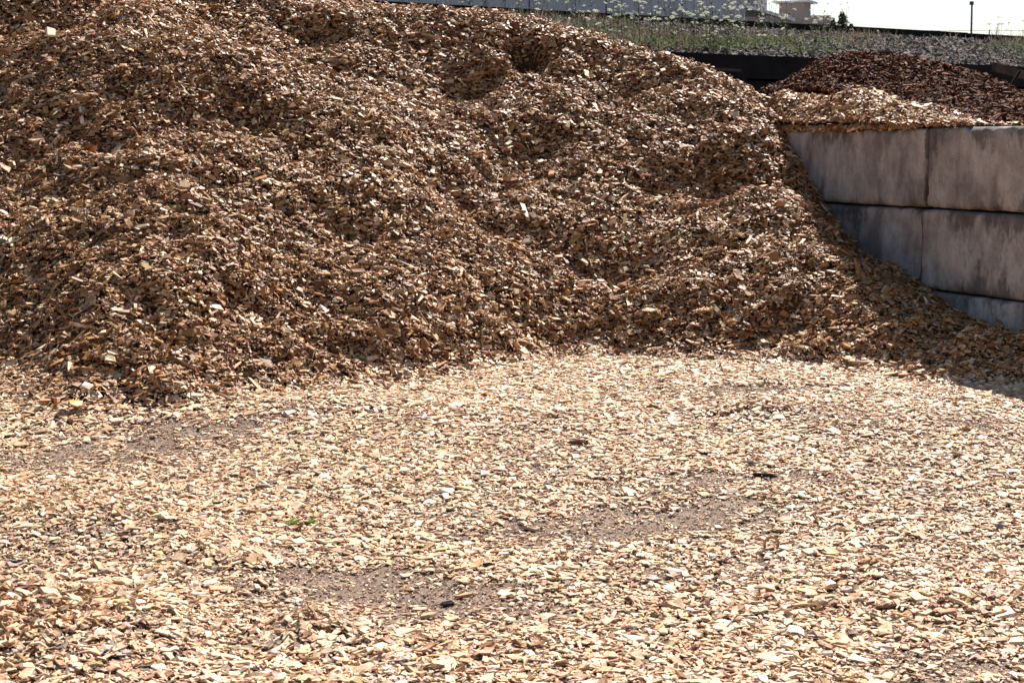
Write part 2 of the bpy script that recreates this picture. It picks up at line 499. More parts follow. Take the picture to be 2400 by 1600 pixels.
GX0, GX1, GY0, GY1, GS = -7.5, 6.5, 3.0, 18.6, 0.04
gx = np.arange(GX0, GX1 + GS / 2, GS); gy = np.arange(GY0, GY1 + GS / 2, GS)
XX, YY = np.meshgrid(gx, gy, indexing='ij')
ZG = ground_z(XX, YY)
ZP = pile_raw(XX, YY)
def smax(a, b, k):
    h = np.clip(0.5 + 0.5 * (a - b) / k, 0, 1)
    return b + (a - b) * h + k * h * (1 - h)
def fit_skyline(X, Y, Z, tpx, tpy, mask, ya, yb, z_extra):
    # shift the crest so that its outline against the background follows the surveyed profile
    pxs = np.arange(tpx[0], tpx[-1], 12.0)
    for it in range(3):
        qx, qy = proj(X[mask], Y[mask], Z[mask] + z_extra)
        b_ = np.floor((qx - pxs[0]) / 12.0).astype(int)
        ok = (b_ >= 0) & (b_ < len(pxs))
        top_ = np.full(len(pxs), 1e9); np.minimum.at(top_, b_[ok], qy[ok])
        err = np.where(top_ < 1e8, top_ - np.interp(pxs, tpx, tpy), 0)
        ker = np.hanning(7); ker /= ker.sum()
        err = np.convolve(np.pad(err, 3, mode='edge'), ker, mode='valid') * sstep(480, 700, pxs)
        qx, _ = proj(X, Y, Z)
        e = np.interp(qx, pxs, err)
        Z = Z + e / F * Y * sstep(ya, yb, Y)
    return Z
SKY_X = [-300, 0, 430, 700, 826, 868, 942, 1031, 1165, 1200, 1278, 1370, 1421, 1472, 1540, 1625, 1693, 1744, 1778, 1830]
SKY_Y = [-330, -200, -60, -12, 3, 11, 17, 21, 25, 31, 52, 73, 92, 109, 128, 150, 177, 202, 221, 236]
t_, s_ = wall_ts(XX, YY)
ZP = fit_skyline(XX, YY, ZP, SKY_X, SKY_Y, (s_ < 0) | (t_ > 2.0), 13.2, 15.2, 0.015)
ZH = smax(ZP, ZG, 0.12)
TT, SS = wall_ts(XX, YY)
# chips heaped on top of the wall
ts_ = np.array([-1.2, -0.45, -0.1, 0.25, 0.6, 1.0, 1.5, 2.0, 2.6, 3.2, 4.5])
hs_ = np.array([-0.05, -0.01, 0.006, 0.035, 0.15, 0.21, 0.235, 0.27, 0.36, 0.4, 0.3])
def spill_z(x, y):
    t, s = wall_ts(x, y)
    h = np.interp(t, ts_, hs_)
    prof = np.interp(s, [-0.05, 0.0, 0.18, 0.4, 0.62, 1.0, 1.6], [0.05, 0.18, 0.78, 1.0, 0.7, -0.6, -4.0])
    return TOPZ + h * prof * (1 + 0.8 * fbm(x, y, 0.42, 44, 3)) + 0.004
ZS = spill_z(XX, YY)
TEDGE = 2.02
# bark pile in the next bin
mp = []
for px, py, d in ((1700, 235, 16.6), (1780, 212, 16.4), (1840, 187, 16.4), (1880, 162, 16.5), (1950, 130, 16.6), (2000, 123, 16.7), (2060, 125, 16.7),
                  (2150, 137, 16.5), (2220, 157, 16.3), (2300, 177, 16.2), (2360, 200, 16.0), (2400, 220, 15.9), (2520, 270, 15.6), (2700, 330, 15.0),
                  (2000, 170, 15.6), (2150, 180, 15.4), (2000, 235, 14.5), (2150, 240, 14.2), (2300, 250, 14.0), (2400, 265, 13.8),
                  (2100, 290, 13.6), (2200, 296, 13.1), (2300, 299, 12.7), (2400, 301, 12.4), (1900, 215, 15.4), (2600, 340, 12.0)):
    mp.append(at(px, py, d))
for p in list(mp[:14]): mp.append(np.array([p[0], p[1] + 1.3, p[2] - 0.6]))
mt = TPS(mp, 0.01)
MX0, MX1, MY0, MY1 = 1.3, 8.2, 10.8, 18.6
mx = np.arange(MX0, MX1, 0.05); my = np.arange(MY0, MY1, 0.05)
MXX, MYY = np.meshgrid(mx, my, indexing='ij')
def mulch_z(x, y): return mt(x, y) + 0.09 * fbm(x, y, 0.6, 51, 3)
MZ = mulch_z(MXX, MYY)
MZ = fit_skyline(MXX, MYY, MZ, [1770, 1790, 1840, 1865, 1900, 1950, 2000, 2060, 2150, 2220, 2300, 2360, 2400, 2460], [216, 210, 188, 170, 146, 128, 122, 124, 135, 154, 175, 200, 220, 246],
                 MXX > -9, 13.0, 15.0, 0.03)

def grid_sample(Z, x, y, x0, y0, s):
    fx, fy = (x - x0) / s, (y - y0) / s
    i = np.clip(fx.astype(int), 0, Z.shape[0] - 2); j = np.clip(fy.astype(int), 0, Z.shape[1] - 2)
    fx, fy = fx - i, fy - j
    z00, z10, z01, z11 = Z[i, j], Z[i + 1, j], Z[i, j + 1], Z[i + 1, j + 1]
    z = (z00 * (1 - fx) + z10 * fx) * (1 - fy) + (z01 * (1 - fx) + z11 * fx) * fy
    gxx = ((z10 - z00) * (1 - fy) + (z11 - z01) * fy) / s
    gyy = ((z01 - z00) * (1 - fx) + (z11 - z10) * fx) / s
    n = np.stack([-gxx, -gyy, np.ones_like(gxx)], 1)
    return z, n / np.linalg.norm(n, axis=1, keepdims=True)

def grid_mesh(name, X, Y, Z, keep, mat_, parent=None):
    nx, ny = X.shape
    idx = np.arange(nx * ny).reshape(nx, ny)
    k = keep[:-1, :-1] & keep[1:, :-1] & keep[:-1, 1:] & keep[1:, 1:]
    f = np.stack([idx[:-1, :-1][k], idx[1:, :-1][k], idx[1:, 1:][k], idx[:-1, 1:][k]], 1)
    used = np.unique(f); remap = np.full(nx * ny, -1); remap[used] = np.arange(len(used))
    V = np.stack([X.ravel(), Y.ravel(), Z.ravel()], 1)[used]
    return np_mesh(name, V, remap[f], mat_, parent, smooth=True)

# yard ground: fine part in the middle, reaching far out with a coarse skirt
sx = np.concatenate([[-900, -300, -100, -40, -18, -11], gx[::4], [9, 16, 40, 100, 300, 900]])
sy = np.concatenate([[-600, -150, -40, -10, -2], gy[::4], [21, 30, 60, 200, 1500]])
AX, AY = np.meshgrid(sx, sy, indexing='ij')
fade = sstep(8.5, 6.0, np.abs(AX)) * sstep(1.0, 4.0, AY) * sstep(19, 18, AY)
AZ = np.where(fade > 0, (ground_z(AX, AY) - base_ground(AX, AY)) * fade, 0) + base_ground(AX, AY) - 0.004
tag(grid_mesh('ground', AX, AY, AZ, np.ones_like(AX, bool), M['soil']), kind='structure')

# ------------------------------------------------------------------ chips
QUADS8 = np.array([(0, 3, 2, 1), (4, 5, 6, 7), (0, 1, 5, 4), (1, 2, 6, 5), (2, 3, 7, 6), (3, 0, 4, 7)])
def frames(n, N_, tilt, up_bias=0.0):
    nn = N_ + np.array([0, 0, up_bias]) + tilt[:, None] * rng.normal(size=(n, 3))
    nn /= np.linalg.norm(nn, axis=1, keepdims=True)
    ang = rng.random(n) * 2 * np.pi
    ref = np.stack([np.cos(ang), np.sin(ang), np.zeros(n)], 1)
    a = ref - nn * (ref * nn).sum(1, keepdims=True)
    a /= np.linalg.norm(a, axis=1, keepdims=True)
    return a, np.cross(nn, a), nn
def chip_geo(P, N_, Ls, Ws, Ts, tilt, col, up_bias=0.0, bent=False):
    n = len(P)
    a, b_, c_ = frames(n, N_, tilt, up_bias)
    shear = rng.normal(size=n) * 0.28
    taper = 1 - 0.55 * rng.random(n) ** 2
    nseg = 3 if bent else 2
    us = np.linspace(-0.5, 0.5, nseg)
    curve = rng.normal(size=n) * 0.10
    twist = rng.normal(size=n) * 0.25
    V = np.empty((n, nseg * 4, 3)); UV = np.empty((n, nseg * 4, 2))
    off = rng.random((n, 2)) * 40
    for si, u in enumerate(us):
        w = Ws * (1 + (taper - 1) * (u + 0.5)) * (1 + rng.normal(size=n) * 0.12)
        zoff = curve * Ls * ((0.25 - u * u) * 4 - 0.5) if bent else 0
        for k, (v, h) in enumerate(((-0.5, -0.5), (0.5, -0.5), (0.5, 0.5), (-0.5, 0.5))):
            jl = rng.normal(size=n) * 0.05
            sl = 0.10 * h * np.sign(u) if u != 0 else 0
            uu = Ls * (u * (1 + jl) - sl) + shear * v * Ws
            vv = w * v * (1 + 0.1 * rng.normal(size=n)) + 0.0
            hh = Ts * h * (0.6 + 0.7 * rng.random(n)) + zoff + twist * u * vv
            V[:, si * 4 + k] = P + a * uu[:, None] + b_ * vv[:, None] + c_ * hh[:, None]
            UV[:, si * 4 + k, 0] = uu + off[:, 0]; UV[:, si * 4 + k, 1] = vv + h * Ts + off[:, 1]
    q = []
    for s in range(nseg - 1):
        o = s * 4
        for k in range(4):
            q.append((o + k, o + (k + 1) % 4, o + 4 + (k + 1) % 4, o + 4 + k))
    q.append((3, 2, 1, 0)); o = (nseg - 1) * 4; q.append((o, o + 1, o + 2, o + 3))
    q = np.array(q)
    fs = (q[None] + (np.arange(n) * nseg * 4)[:, None, None]).reshape(-1, 4)
    C = np.repeat(col, nseg * 4, axis=0)
    return V.reshape(-1, 3), fs, C, UV.reshape(-1, 2)
def join_geo(parts):
    vs, fs, cs, us, o = [], [], [], [], 0
    for v, f, c, u in parts:
        vs.append(v); fs.append(f + o); cs.append(c); us.append(u); o += len(v)
    return np.concatenate(vs), np.concatenate(fs), np.concatenate(cs), np.concatenate(us)

def palette(n, cols_, w, jit=0.13):
    i = rng.choice(len(cols_), n, p=np.array(w) / sum(w))
    c = np.array(cols_)[i] * (1 + jit * rng.normal(size=(n, 1))) * (1 + 0.04 * rng.normal(size=(n, 3)))
    return np.clip(c, 0.01, 0.85)
FRESH = [(0.64, 0.445, 0.285), (0.55, 0.36, 0.215), (0.74, 0.58, 0.41), (0.41, 0.24, 0.13), (0.27, 0.135, 0.065), (0.38, 0.30, 0.24), (0.17, 0.09, 0.055), (0.58, 0.37, 0.18)]
GROUND_W = [30, 28, 18, 13, 4, 8, 1.5, 3]
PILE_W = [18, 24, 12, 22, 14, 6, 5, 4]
BARK = [(0.095, 0.034, 0.0145), (0.15, 0.055, 0.023), (0.05, 0.018, 0.009), (0.20, 0.095, 0.045), (0.30, 0.20, 0.14)]

def chip_sizes(n, scale=1.0):
    Ls = np.clip(rng.lognormal(math.log(0.0355), 0.42, n), 0.010, 0.11)
    Ws = Ls * np.clip(rng.normal(0.46, 0.15, n), 0.16, 1.0)
    Ts = Ls * (0.07 + 0.10 * rng.random(n))
    sl = rng.random(n) < 0.25
    Ws = np.where(sl, Ls * (0.10 + 0.14 * rng.random(n)), Ws)
    Ts = np.where(sl, Ls * (0.06 + 0.06 * rng.random(n)), Ts)
    return Ls * scale, Ws * scale, Ts * scale

# bare places where soil shows (photo x, y, radii in metres, strength)
BARE = [(880, 1385, 0.38, 0.26, 1.6), (1080, 1420, 0.26, 0.2, 1.2), (760, 1370, 0.18, 0.16, 0.9), (480, 1000, 0.45, 0.18, 0.95), (170, 1060, 0.42, 0.26, 1.1),
        (330, 1035, 0.5, 0.18, 0.9), (640, 1015, 0.3, 0.12, 0.6), (1300, 1225, 0.6, 0.28, 0.75), (1480, 1240, 0.45, 0.25, 0.7), (1750, 920, 0.5, 0.25, 0.75),
        (2180, 990, 0.5, 0.3, 0.6), (1700, 1130, 0.6, 0.25, 0.65), (1700, 1190, 0.5, 0.2, 0.65), (2290, 1570, 0.3, 0.2, 0.45), (2250, 1170, 0.4, 0.25, 0.35),
        (1430, 1340, 0.35, 0.2, 0.35), (1150, 1150, 0.3, 0.2, 0.3), (2060, 1100, 0.5, 0.3, 0.3)]
def bare(x, y):
    b_ = 0
    for px, py, rx, ry, h in BARE: b_ = b_ + blob(x, y, px, py, rx, ry, h)
    return b_ * (0.8 + 1.7 * fbm(x, y, 0.22, 61, 4)) + 0.28 * np.maximum(0, fbm(x, y, 0.7, 71, 3))

LOOSE = [(40, 1200, 0.5, 0.3, 0.5), (330, 1250, 0.5, 0.16, 0.5), (0, 1490, 0.40, 0.5, 1.3), (520, 1330, 0.35, 0.14, 0.45), (735, 1490, 0.14, 0.07, 0.8), (140, 1440, 0.3, 0.1, 0.5),
         (1780, 975, 0.34, 0.10, 0.6), (1950, 1010, 0.25, 0.08, 0.5), (50, 920, 0.6, 0.6, 0.6), (2080, 1345, 0.35, 0.12, 0.45), (2280, 1420, 0.5, 0.12, 0.4), (1860, 1290, 0.18, 0.1, 0.4), (1330, 1040, 0.2, 0.1, 0.3)]
def loose(x, y):
    q = 0
    for px, py, rx, ry, w_ in LOOSE: q = q + blob(x, y, px, py, rx, ry, w_, -0.3 if px < 1000 else 0)
    return np.clip(q, 0, 1)
DENS = 3500
yy = np.arange(4.6, 18.0, 0.25)
cand = []
for y0 in yy:
    hw = 0.345 * (y0 + 0.25) + 0.5
    n = int(2 * hw * 0.25 * DENS * (1.5 if y0 > 10 else 1.0))
    cand.append(np.stack([rng.uniform(-hw, hw, n), rng.uniform(y0, y0 + 0.25, n)], 1))
cand = np.concatenate(cand)
x, y = cand[:, 0], cand[:, 1]
t, s = wall_ts(x, y)
front = (s < -0.005) | (t > TEDGE)
x, y = x[front], y[front]
z, nrm = grid_sample(ZH, x, y, GX0, GY0, GS)
zg, _ = grid_sample(ZG, x, y, GX0, GY0, GS)
zp, _ = grid_sample(ZP, x, y, GX0, GY0, GS)
onpile = (zp - zg) > (rng.random(len(x)) - 0.35) * 0.28
onp_h = np.clip((zp - zg) / 0.3, 0, 1)
BR = np.clip(1.25 * bare(x, y), 0, 1)
dens = np.where(onpile, 1.0, 1.0 - 0.94 * BR)
dens *= np.where(onpile, np.clip(1 / nrm[:, 2], 1, 2.2) / 1.4, 0.92)
keep = rng.random(len(x)) < dens
# the far back slope is never seen
view = np.stack([x, y, z - EYE], 1); view /= np.linalg.norm(view, axis=1, keepdims=True)
facing = -(view * nrm).sum(1)
keep &= (facing > -0.25) & (z > -1)
x, y, z, nrm, onpile, BR = x[keep], y[keep], z[keep], nrm[keep], onpile[keep], BR[keep]
LS = loose(x, y) * (1 - onpile)
wear = np.clip(BR * 0.8 + 0.5 * sstep(0.0, 0.35, fbm(x, y, 0.9, 77, 3)) * (1 - onpile), 0, 1)

def scatter(sel, weights, tilt_m, lift, up_bias, bent, scale=1.0):
    n = int(sel.sum())
    wr = wear[sel]
    Ls, Ws, Ts = chip_sizes(n, scale)
    Ls, Ws, Ts = [q * (1 - 0.28 * wr * (1 - onpile[sel])) * (1 + 0.15 * LS[sel]) for q in (Ls, Ws, Ts)]
    colr = palette(n, FRESH, weights)
    shr = 1 - 0.17 * (1 - onpile[sel])
    Ls, Ws, Ts = Ls * shr, Ws * shr, Ts * shr
    br = (LS[sel] * rng.random(n) * 0.6)[:, None]
    colr = colr * (1 - br * np.array([0.18, 0.30, 0.42]))
    fw = (0.45 * wr * rng.random(n))[:, None] * (1 - onpile[sel])[:, None]
    colr = colr * (1 - fw) + np.array([0.36, 0.26, 0.20]) * fw
    P_ = np.stack([x[sel], y[sel], z[sel]], 1) + nrm[sel] * rng.uniform(lift[0], lift[1], n)[:, None]
    tl = np.abs(rng.normal(size=n)) * tilt_m * 0.6 + tilt_m * 0.4
    tl = tl * (1 - 0.4 * wr) + 0.25 * LS[sel]
    P_ = P_ + nrm[sel] * (onpile[sel] * 0.055 * vnoise(x[sel] / 0.085, y[sel] / 0.06, 13))[:, None]
    P_ = P_ + nrm[sel] * (LS[sel] * rng.uniform(-0.005, 0.03, n))[:, None]
    return chip_geo(P_, nrm[sel], Ls, Ws, Ts, tl, colr, up_bias, bent)

pile_root = empty('wood_chip_pile', (-1.0, 13.5, 0.15))
tag(pile_root, 'huge heap of pale fresh wood chips leaning on the concrete block wall', 'chip pile')
core_keep = (ZP > ZG - 0.10) & ((SS < 0.06) | (TT > TEDGE - 0.05))
def local(o):
    o.parent = pile_root
    o.matrix_parent_inverse = pile_root.matrix_basis.inverted() if False else o.matrix_parent_inverse
def unparent_offset(o, root):
    # keep world position: child vertices are in world space
    o.location = (-root.location[0], -root.location[1], -root.location[2])
    o.parent = root
    return o
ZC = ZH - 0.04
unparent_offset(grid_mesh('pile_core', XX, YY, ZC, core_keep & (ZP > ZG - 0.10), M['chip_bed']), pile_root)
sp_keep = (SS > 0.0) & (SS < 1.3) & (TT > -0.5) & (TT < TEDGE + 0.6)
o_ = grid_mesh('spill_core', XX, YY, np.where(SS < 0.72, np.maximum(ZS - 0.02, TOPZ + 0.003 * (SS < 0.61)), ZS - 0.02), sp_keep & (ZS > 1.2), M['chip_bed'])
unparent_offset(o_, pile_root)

near = y < 9.2
gsel = ~onpile
parts = [scatter(gsel & near, GROUND_W, 0.14, (-0.003, 0.012), 0.0, True),
         scatter(gsel & ~near, GROUND_W, 0.16, (-0.003, 0.014), 0.0, False)]
# splinters and crumbs lying in between
nf = 170000
fx = rng.uniform(-1, 1, nf); fy = 4.8 + 7.5 * rng.random(nf) ** 0.8
fx = fx * (0.33 * fy + 0.3)
t, s = wall_ts(fx, fy)
zz, nn = grid_sample(ZH, fx, fy, GX0, GY0, GS)
zpp, _ = grid_sample(ZP, fx, fy, GX0, GY0, GS); zgg, _ = grid_sample(ZG, fx, fy, GX0, GY0, GS)
k = (s < 0) & (zpp < zgg) & (rng.random(nf) < 0.25 + 1.5 * bare(fx, fy))
fx, fy, zz, nn = fx[k], fy[k], zz[k], nn[k]; nf = len(fx)
Lf = rng.uniform(0.004, 0.018, nf); Wf = Lf * rng.uniform(0.15, 0.6, nf)
parts.append(chip_geo(np.stack([fx, fy, zz + rng.uniform(0.0, 0.003, nf)], 1), nn, Lf, Wf, Wf * 0.4, np.full(nf, 0.2),
             palette(nf, FRESH + [(0.13, 0.09, 0.065)], [9, 12, 6, 16, 14, 14, 12, 4, 30])))
v_, f_, c_, u_ = join_geo(parts)
tag(np_mesh('wood_chips', v_, f_, M['chip'], None, False, c_, u_), 'pale flat wood chips strewn over the trodden yard in front of the big heap', 'wood chips', kind='stuff')

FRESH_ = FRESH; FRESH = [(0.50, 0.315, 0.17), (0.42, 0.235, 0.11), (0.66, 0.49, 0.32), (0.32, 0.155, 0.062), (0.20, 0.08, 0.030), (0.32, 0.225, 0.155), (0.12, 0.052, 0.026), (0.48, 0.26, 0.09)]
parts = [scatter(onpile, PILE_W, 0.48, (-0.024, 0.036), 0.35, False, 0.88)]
nf = 110000
i = rng.choice(np.nonzero(onpile)[0], nf)
Lf = rng.uniform(0.006, 0.024, nf); Wf = Lf * rng.uniform(0.12, 0.5, nf)
jx = rng.normal(size=(nf, 2)) * 0.02
fz, fn = grid_sample(ZH, x[i] + jx[:, 0], y[i] + jx[:, 1], GX0, GY0, GS)
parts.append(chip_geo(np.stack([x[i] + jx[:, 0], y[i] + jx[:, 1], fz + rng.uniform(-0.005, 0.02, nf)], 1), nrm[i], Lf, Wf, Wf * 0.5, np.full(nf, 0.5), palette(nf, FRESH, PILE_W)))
# chips heaped on top of the wall
ns = 20000
tt = rng.uniform(-0.45, TEDGE + 0.5, ns); s_ = rng.uniform(-0.012, 1.1, ns)
xs = WX + WD[0] * tt + WN[0] * s_; ys = WY + WD[1] * tt + WN[1] * s_
zs, nn = grid_sample(ZS, xs, ys, GX0, GY0, GS)
k = (zs > np.where(s_ < 0.61, TOPZ - 0.002, 1.3)) & (rng.random(ns) < np.clip(0.4 + (tt + 0.3) * 0.9, 0, 1))
xs, ys, zs, nn = xs[k], ys[k], zs[k], nn[k]; ns = len(xs)
Ls, Ws, Ts = chip_sizes(ns)
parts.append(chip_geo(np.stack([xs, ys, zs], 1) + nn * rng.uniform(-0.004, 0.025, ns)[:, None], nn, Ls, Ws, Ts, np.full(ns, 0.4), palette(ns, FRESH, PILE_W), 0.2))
# fringe of chips hanging over the front edge of the wall top
nq = 900
tq = rng.uniform(0.1, TEDGE, nq); sq = rng.uniform(-0.012, 0.02, nq)
xq = WX + WD[0] * tq + WN[0] * sq; yq = WY + WD[1] * tq + WN[1] * sq
zq = TOPZ + 0.012 - 0.022 * rng.random(nq) ** 1.5 * (0.4 + 1.2 * (vnoise(tq / 0.12, tq * 0, 3) + 0.5))
Ls, Ws, Ts = chip_sizes(nq)
parts.append(chip_geo(np.stack([xq, yq, zq], 1), np.tile(np.array([[-WN[0] * 0.5, -WN[1] * 0.5, 0.8]]), (nq, 1)), Ls, Ws, Ts, np.full(nq, 0.4), palette(nq, FRESH, PILE_W)))
# a few long splinters sticking out
nl = 700
i = rng.choice(np.nonzero(onpile)[0], nl)
Ll = rng.uniform(0.10, 0.22, nl); Wl = Ll * rng.uniform(0.06, 0.16, nl)
parts.append(chip_geo(np.stack([x[i], y[i], z[i]], 1) + nrm[i] * 0.02, nrm[i], Ll, Wl, Wl * 0.5, np.full(nl, 0.35), palette(nl, FRESH, PILE_W)))
v_, f_, c_, u_ = join_geo(parts)
o_ = np_mesh('wood_chip', v_, f_, M['chip'], None, False, c_, u_); o_['kind'] = 'stuff'
unparent_offset(o_, pile_root)
print('pile chips', len(v_) // 8)

# bark pile
mroot = empty('bark_mulch_pile', (5.0, 15.5, 0.15))
tag(mroot, 'dark brown bark mulch heap in the bin behind the concrete block wall', 'mulch pile')
mT, mS = wall_ts(MXX, MYY)
unparent_offset(grid_mesh('pile_core', MXX, MYY, MZ - 0.03, (mS > 0.63) & (MZ > 0.2), M['mulch_bed']), mroot)
nm = 260000
xm = rng.uniform(MX0, MX1 - 0.1, nm); ym = rng.uniform(MY0, MY1 - 0.6, nm)
t, s = wall_ts(xm, ym)
zm, nn = grid_sample(MZ, xm, ym, MX0, MY0, 0.05)
px_, py_ = proj(xm, ym, zm)
k = (s > 0.64) & (px_ < 2750) & (px_ > 1560) & (py_ < 420)
vw = np.stack([xm, ym, zm - EYE], 1); vw /= np.linalg.norm(vw, axis=1, keepdims=True)
k &= -(vw * nn).sum(1) > -0.2
xm, ym, zm, nn = xm[k], ym[k], zm[k], nn[k]; nm = len(xm)
Lb = np.clip(rng.lognormal(math.log(0.032), 0.45, nm), 0.012, 0.12); Wb = Lb * rng.uniform(0.15, 0.55, nm)
v_, f_, c_, u_ = chip_geo(np.stack([xm, ym, zm], 1) + nn * rng.uniform(-0.01, 0.04, nm)[:, None], nn, Lb, Wb, Wb * 0.4, np.full(nm, 0.5),
                          palette(nm, BARK, [34, 30, 22, 9, 0.5], 0.2), 0.2)
o_ = np_mesh('bark_shred', v_, f_, M['mulch'], None, False, c_, u_); o_['kind'] = 'stuff'
unparent_offset(o_, mroot)
print('mulch', nm)

# ------------------------------------------------------------------ concrete blocks
def block_mesh(name, L_, seed, D_=0.61, H_=0.61):
    r_ = np.random.default_rng(seed)
    nx, ny, nz = 60, 20, 24
    rad = 0.030
    verts, faces = [], []
    def face(axis, sign):
        A = {0: (ny, nz), 1: (nx, nz), 2: (nx, ny)}[axis]
        u = np.linspace(-1, 1, A[0] + 1); v = np.linspace(-1, 1, A[1] + 1)
        U, V = np.meshgrid(u, v, indexing='ij')
        p = np.zeros((A[0] + 1, A[1] + 1, 3))
        o = [i for i in range(3) if i != axis]
        p[..., o[0]] = U; p[..., o[1]] = V; p[..., axis] = sign
        base = sum(len(q) for q in verts)
        verts.append(p.reshape(-1, 3))
        idx = np.arange((A[0] + 1) * (A[1] + 1)).reshape(A[0] + 1, A[1] + 1) + base
        q = np.stack([idx[:-1, :-1], idx[1:, :-1], idx[1:, 1:], idx[:-1, 1:]], -1).reshape(-1, 4)
        flip = (sign > 0) == (axis == 1)
        faces.append(q[:, ::-1] if flip else q)
    for ax in range(3):
        for sg in (-1, 1): face(ax, sg)
    V = np.concatenate(verts); Fc = np.concatenate(faces)
    V = V * np.array([L_ / 2, D_ / 2, H_ / 2])
    half = np.array([L_ / 2, D_ / 2, H_ / 2])
    # rounded, crumbled edges
    key = V[:, 0] * 3.1 + V[:, 1] * 1.7 + seed * 5
    crumb = rad * (1 + 2.6 * np.maximum(0, fbm(key, V[:, 2] * 3 + seed, 0.22, 3, 3) + 0.1))[:, None]
    inner = np.clip(V, -(half - crumb), half - crumb)
    d = V - inner; ln = np.linalg.norm(d, axis=1, keepdims=True)
    V = np.where(ln > 1e-9, inner + d / np.maximum(ln, 1e-9) * np.minimum(ln, crumb), V)
    V[:, 1] += 0.006 * fbm(V[:, 0] + seed, V[:, 2], 0.3, 9, 3)
    V[:, 0] += 0.004 * fbm(V[:, 1] + seed, V[:, 2], 0.2, 9, 3)
    V[:, 2] += H_ / 2
    # merge doubled seam vertices
    rk = np.round(V / 1e-5).astype(np.int64)
    _, first, inv = np.unique(rk, axis=0, return_index=True, return_inverse=True)
    return V[first], inv.reshape(-1)[Fc]

BL = 2.02
labels = {
    (0, 0): 'bottom concrete block beside the heap, almost wholly buried in wood chips, left of the lowest joint',
    (0, 1): 'bottom concrete block at the right edge, its lower part buried in wood chips',
    (1, 0): 'middle-course concrete block left of the upright joint, cut off by the slope of chips',
    (1, 1): 'middle-course concrete block right of the upright joint with a pale diagonal scratch',
    (2, 0): 'top-course concrete block at the heap with wood chips piled along its upper edge',
    (2, 1): 'top-course concrete block at the right with black growth running down from its upper edge',
}
BH = TOPZ / 3
ang = math.atan2(-WD[1], -WD[0])
for row in range(3):
    for colm in range(2):
        if row == 0 and colm == 0: continue
        seed = 11 + row * 5 + colm * 3
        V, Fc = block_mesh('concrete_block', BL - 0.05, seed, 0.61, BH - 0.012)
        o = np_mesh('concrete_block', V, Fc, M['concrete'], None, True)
        tc_ = 0.03 + (BL / 2 if colm == 0 else -BL / 2)
        tc_ += {0: 0.0, 1: 0.02, 2: -0.012}[row]
        so = {(2, 0): 0.012, (1, 0): 0.03, (2, 1): 0.0, (1, 1): -0.012, (0, 1): -0.022}[(row, colm)]
        o.location = (WX + WD[0] * tc_ + WN[0] * (0.305 + so), WY + WD[1] * tc_ + WN[1] * (0.305 + so), row * BH + (0.004 if colm else 0.0))
        o.rotation_euler = (0, 0, ang + {(1, 0): 0.010, (2, 0): 0.012}.get((row, colm), 0.0))
        tag(o, labels[(row, colm)], 'concrete block', 'stacked concrete blocks of the bin wall')

# pale scrape on the middle right block
mb = MB(); A_, B_ = on_wall(2259, 567), on_wall(2286, 615)
off_ = np.array([WN[0], WN[1], 0]) * -0.0155
for i in range(12):
    u0, u1 = i / 12, (i + 1) / 12
    a_ = A_ * (1 - u0) + B_ * u0 + off_; b_ = A_ * (1 - u1) + B_ * u1 + off_
    w0, w1 = 0.004 + 0.011 * u0 + random.uniform(0, .003), 0.004 + 0.011 * u1 + random.uniform(0, .003)
    e0 = np.array([WD[0], WD[1], 0.3])
    mb.add([a_ - e0 * w0, a_ + e0 * w0, b_ + e0 * w1, b_ - e0 * w1], [(0, 1, 2, 3)])
blk = [o for o in scene.objects if o.get('label', '').startswith('middle-course concrete block right')][0]
bpy.context.view_layer.update()
scr = mb.build('scrape', flat_mat('scraped_concrete', (0.36, 0.33, 0.32), (0.5, 0.46, 0.45), 60, 0.9, 0.1), blk)
scr.matrix_parent_inverse = blk.matrix_world.inverted()

# ------------------------------------------------------------------ bank, retaining wall, kerb beam
A0, A1 = np.array([-1.94, 21.8]), np.array([8.8, 29.3])          # kerb line
B0, B1 = np.array([2.0, 19.4]), np.array([6.4, 22.6])            # retaining wall line
kd = (A1 - A0) / np.linalg.norm(A1 - A0); kn = np.array([-kd[1], kd[0]])
KZ, RZ = 3.43, 2.70
def line_pt(P_, D_, k): return P_ + D_ * k
rd_ = (B1 - B0) / np.linalg.norm(B1 - B0)
ks = np.arange(-3, 30.01, 0.25); vs = np.linspace(0, 1, 25)
KS, VS = np.meshgrid(ks, vs, indexing='ij')
lowx = B0[0] + rd_[0] * (KS - 3.5); lowy = np.maximum(B0[1] + rd_[1] * (KS - 3.5), 18.75)
upx = A0[0] + kd[0] * KS; upy = A0[1] + kd[1] * KS
BX = lowx * (1 - VS) + upx * VS; BY = lowy * (1 - VS) + upy * VS
BZ = RZ + (KZ - 0.03 - RZ) * VS ** 0.85 + 0.06 * fbm(BX, BY, 1.2, 81, 3) * np.sin(np.pi * np.clip(VS, 0, 1))
tag(grid_mesh('gravel_bank', BX, BY, BZ, np.ones_like(BX, bool), M['bank']), kind='structure')
# yard level behind the bank, up to the far distance
far = MB()
p0, p1 = line_pt(A0, kd, -60), line_pt(A0, kd, 120)
far.add([(p0[0], p0[1], KZ - 0.05), (p1[0], p1[1], KZ - 0.05), (p1[0] + kn[0] * 900, p1[1] + kn[1] * 900, KZ - 0.05), (p0[0] + kn[0] * 900, p0[1] + kn[1] * 900, KZ - 0.05)], [(0, 1, 2, 3)])
tag(far.build('terrace', M['bank']), kind='structure')

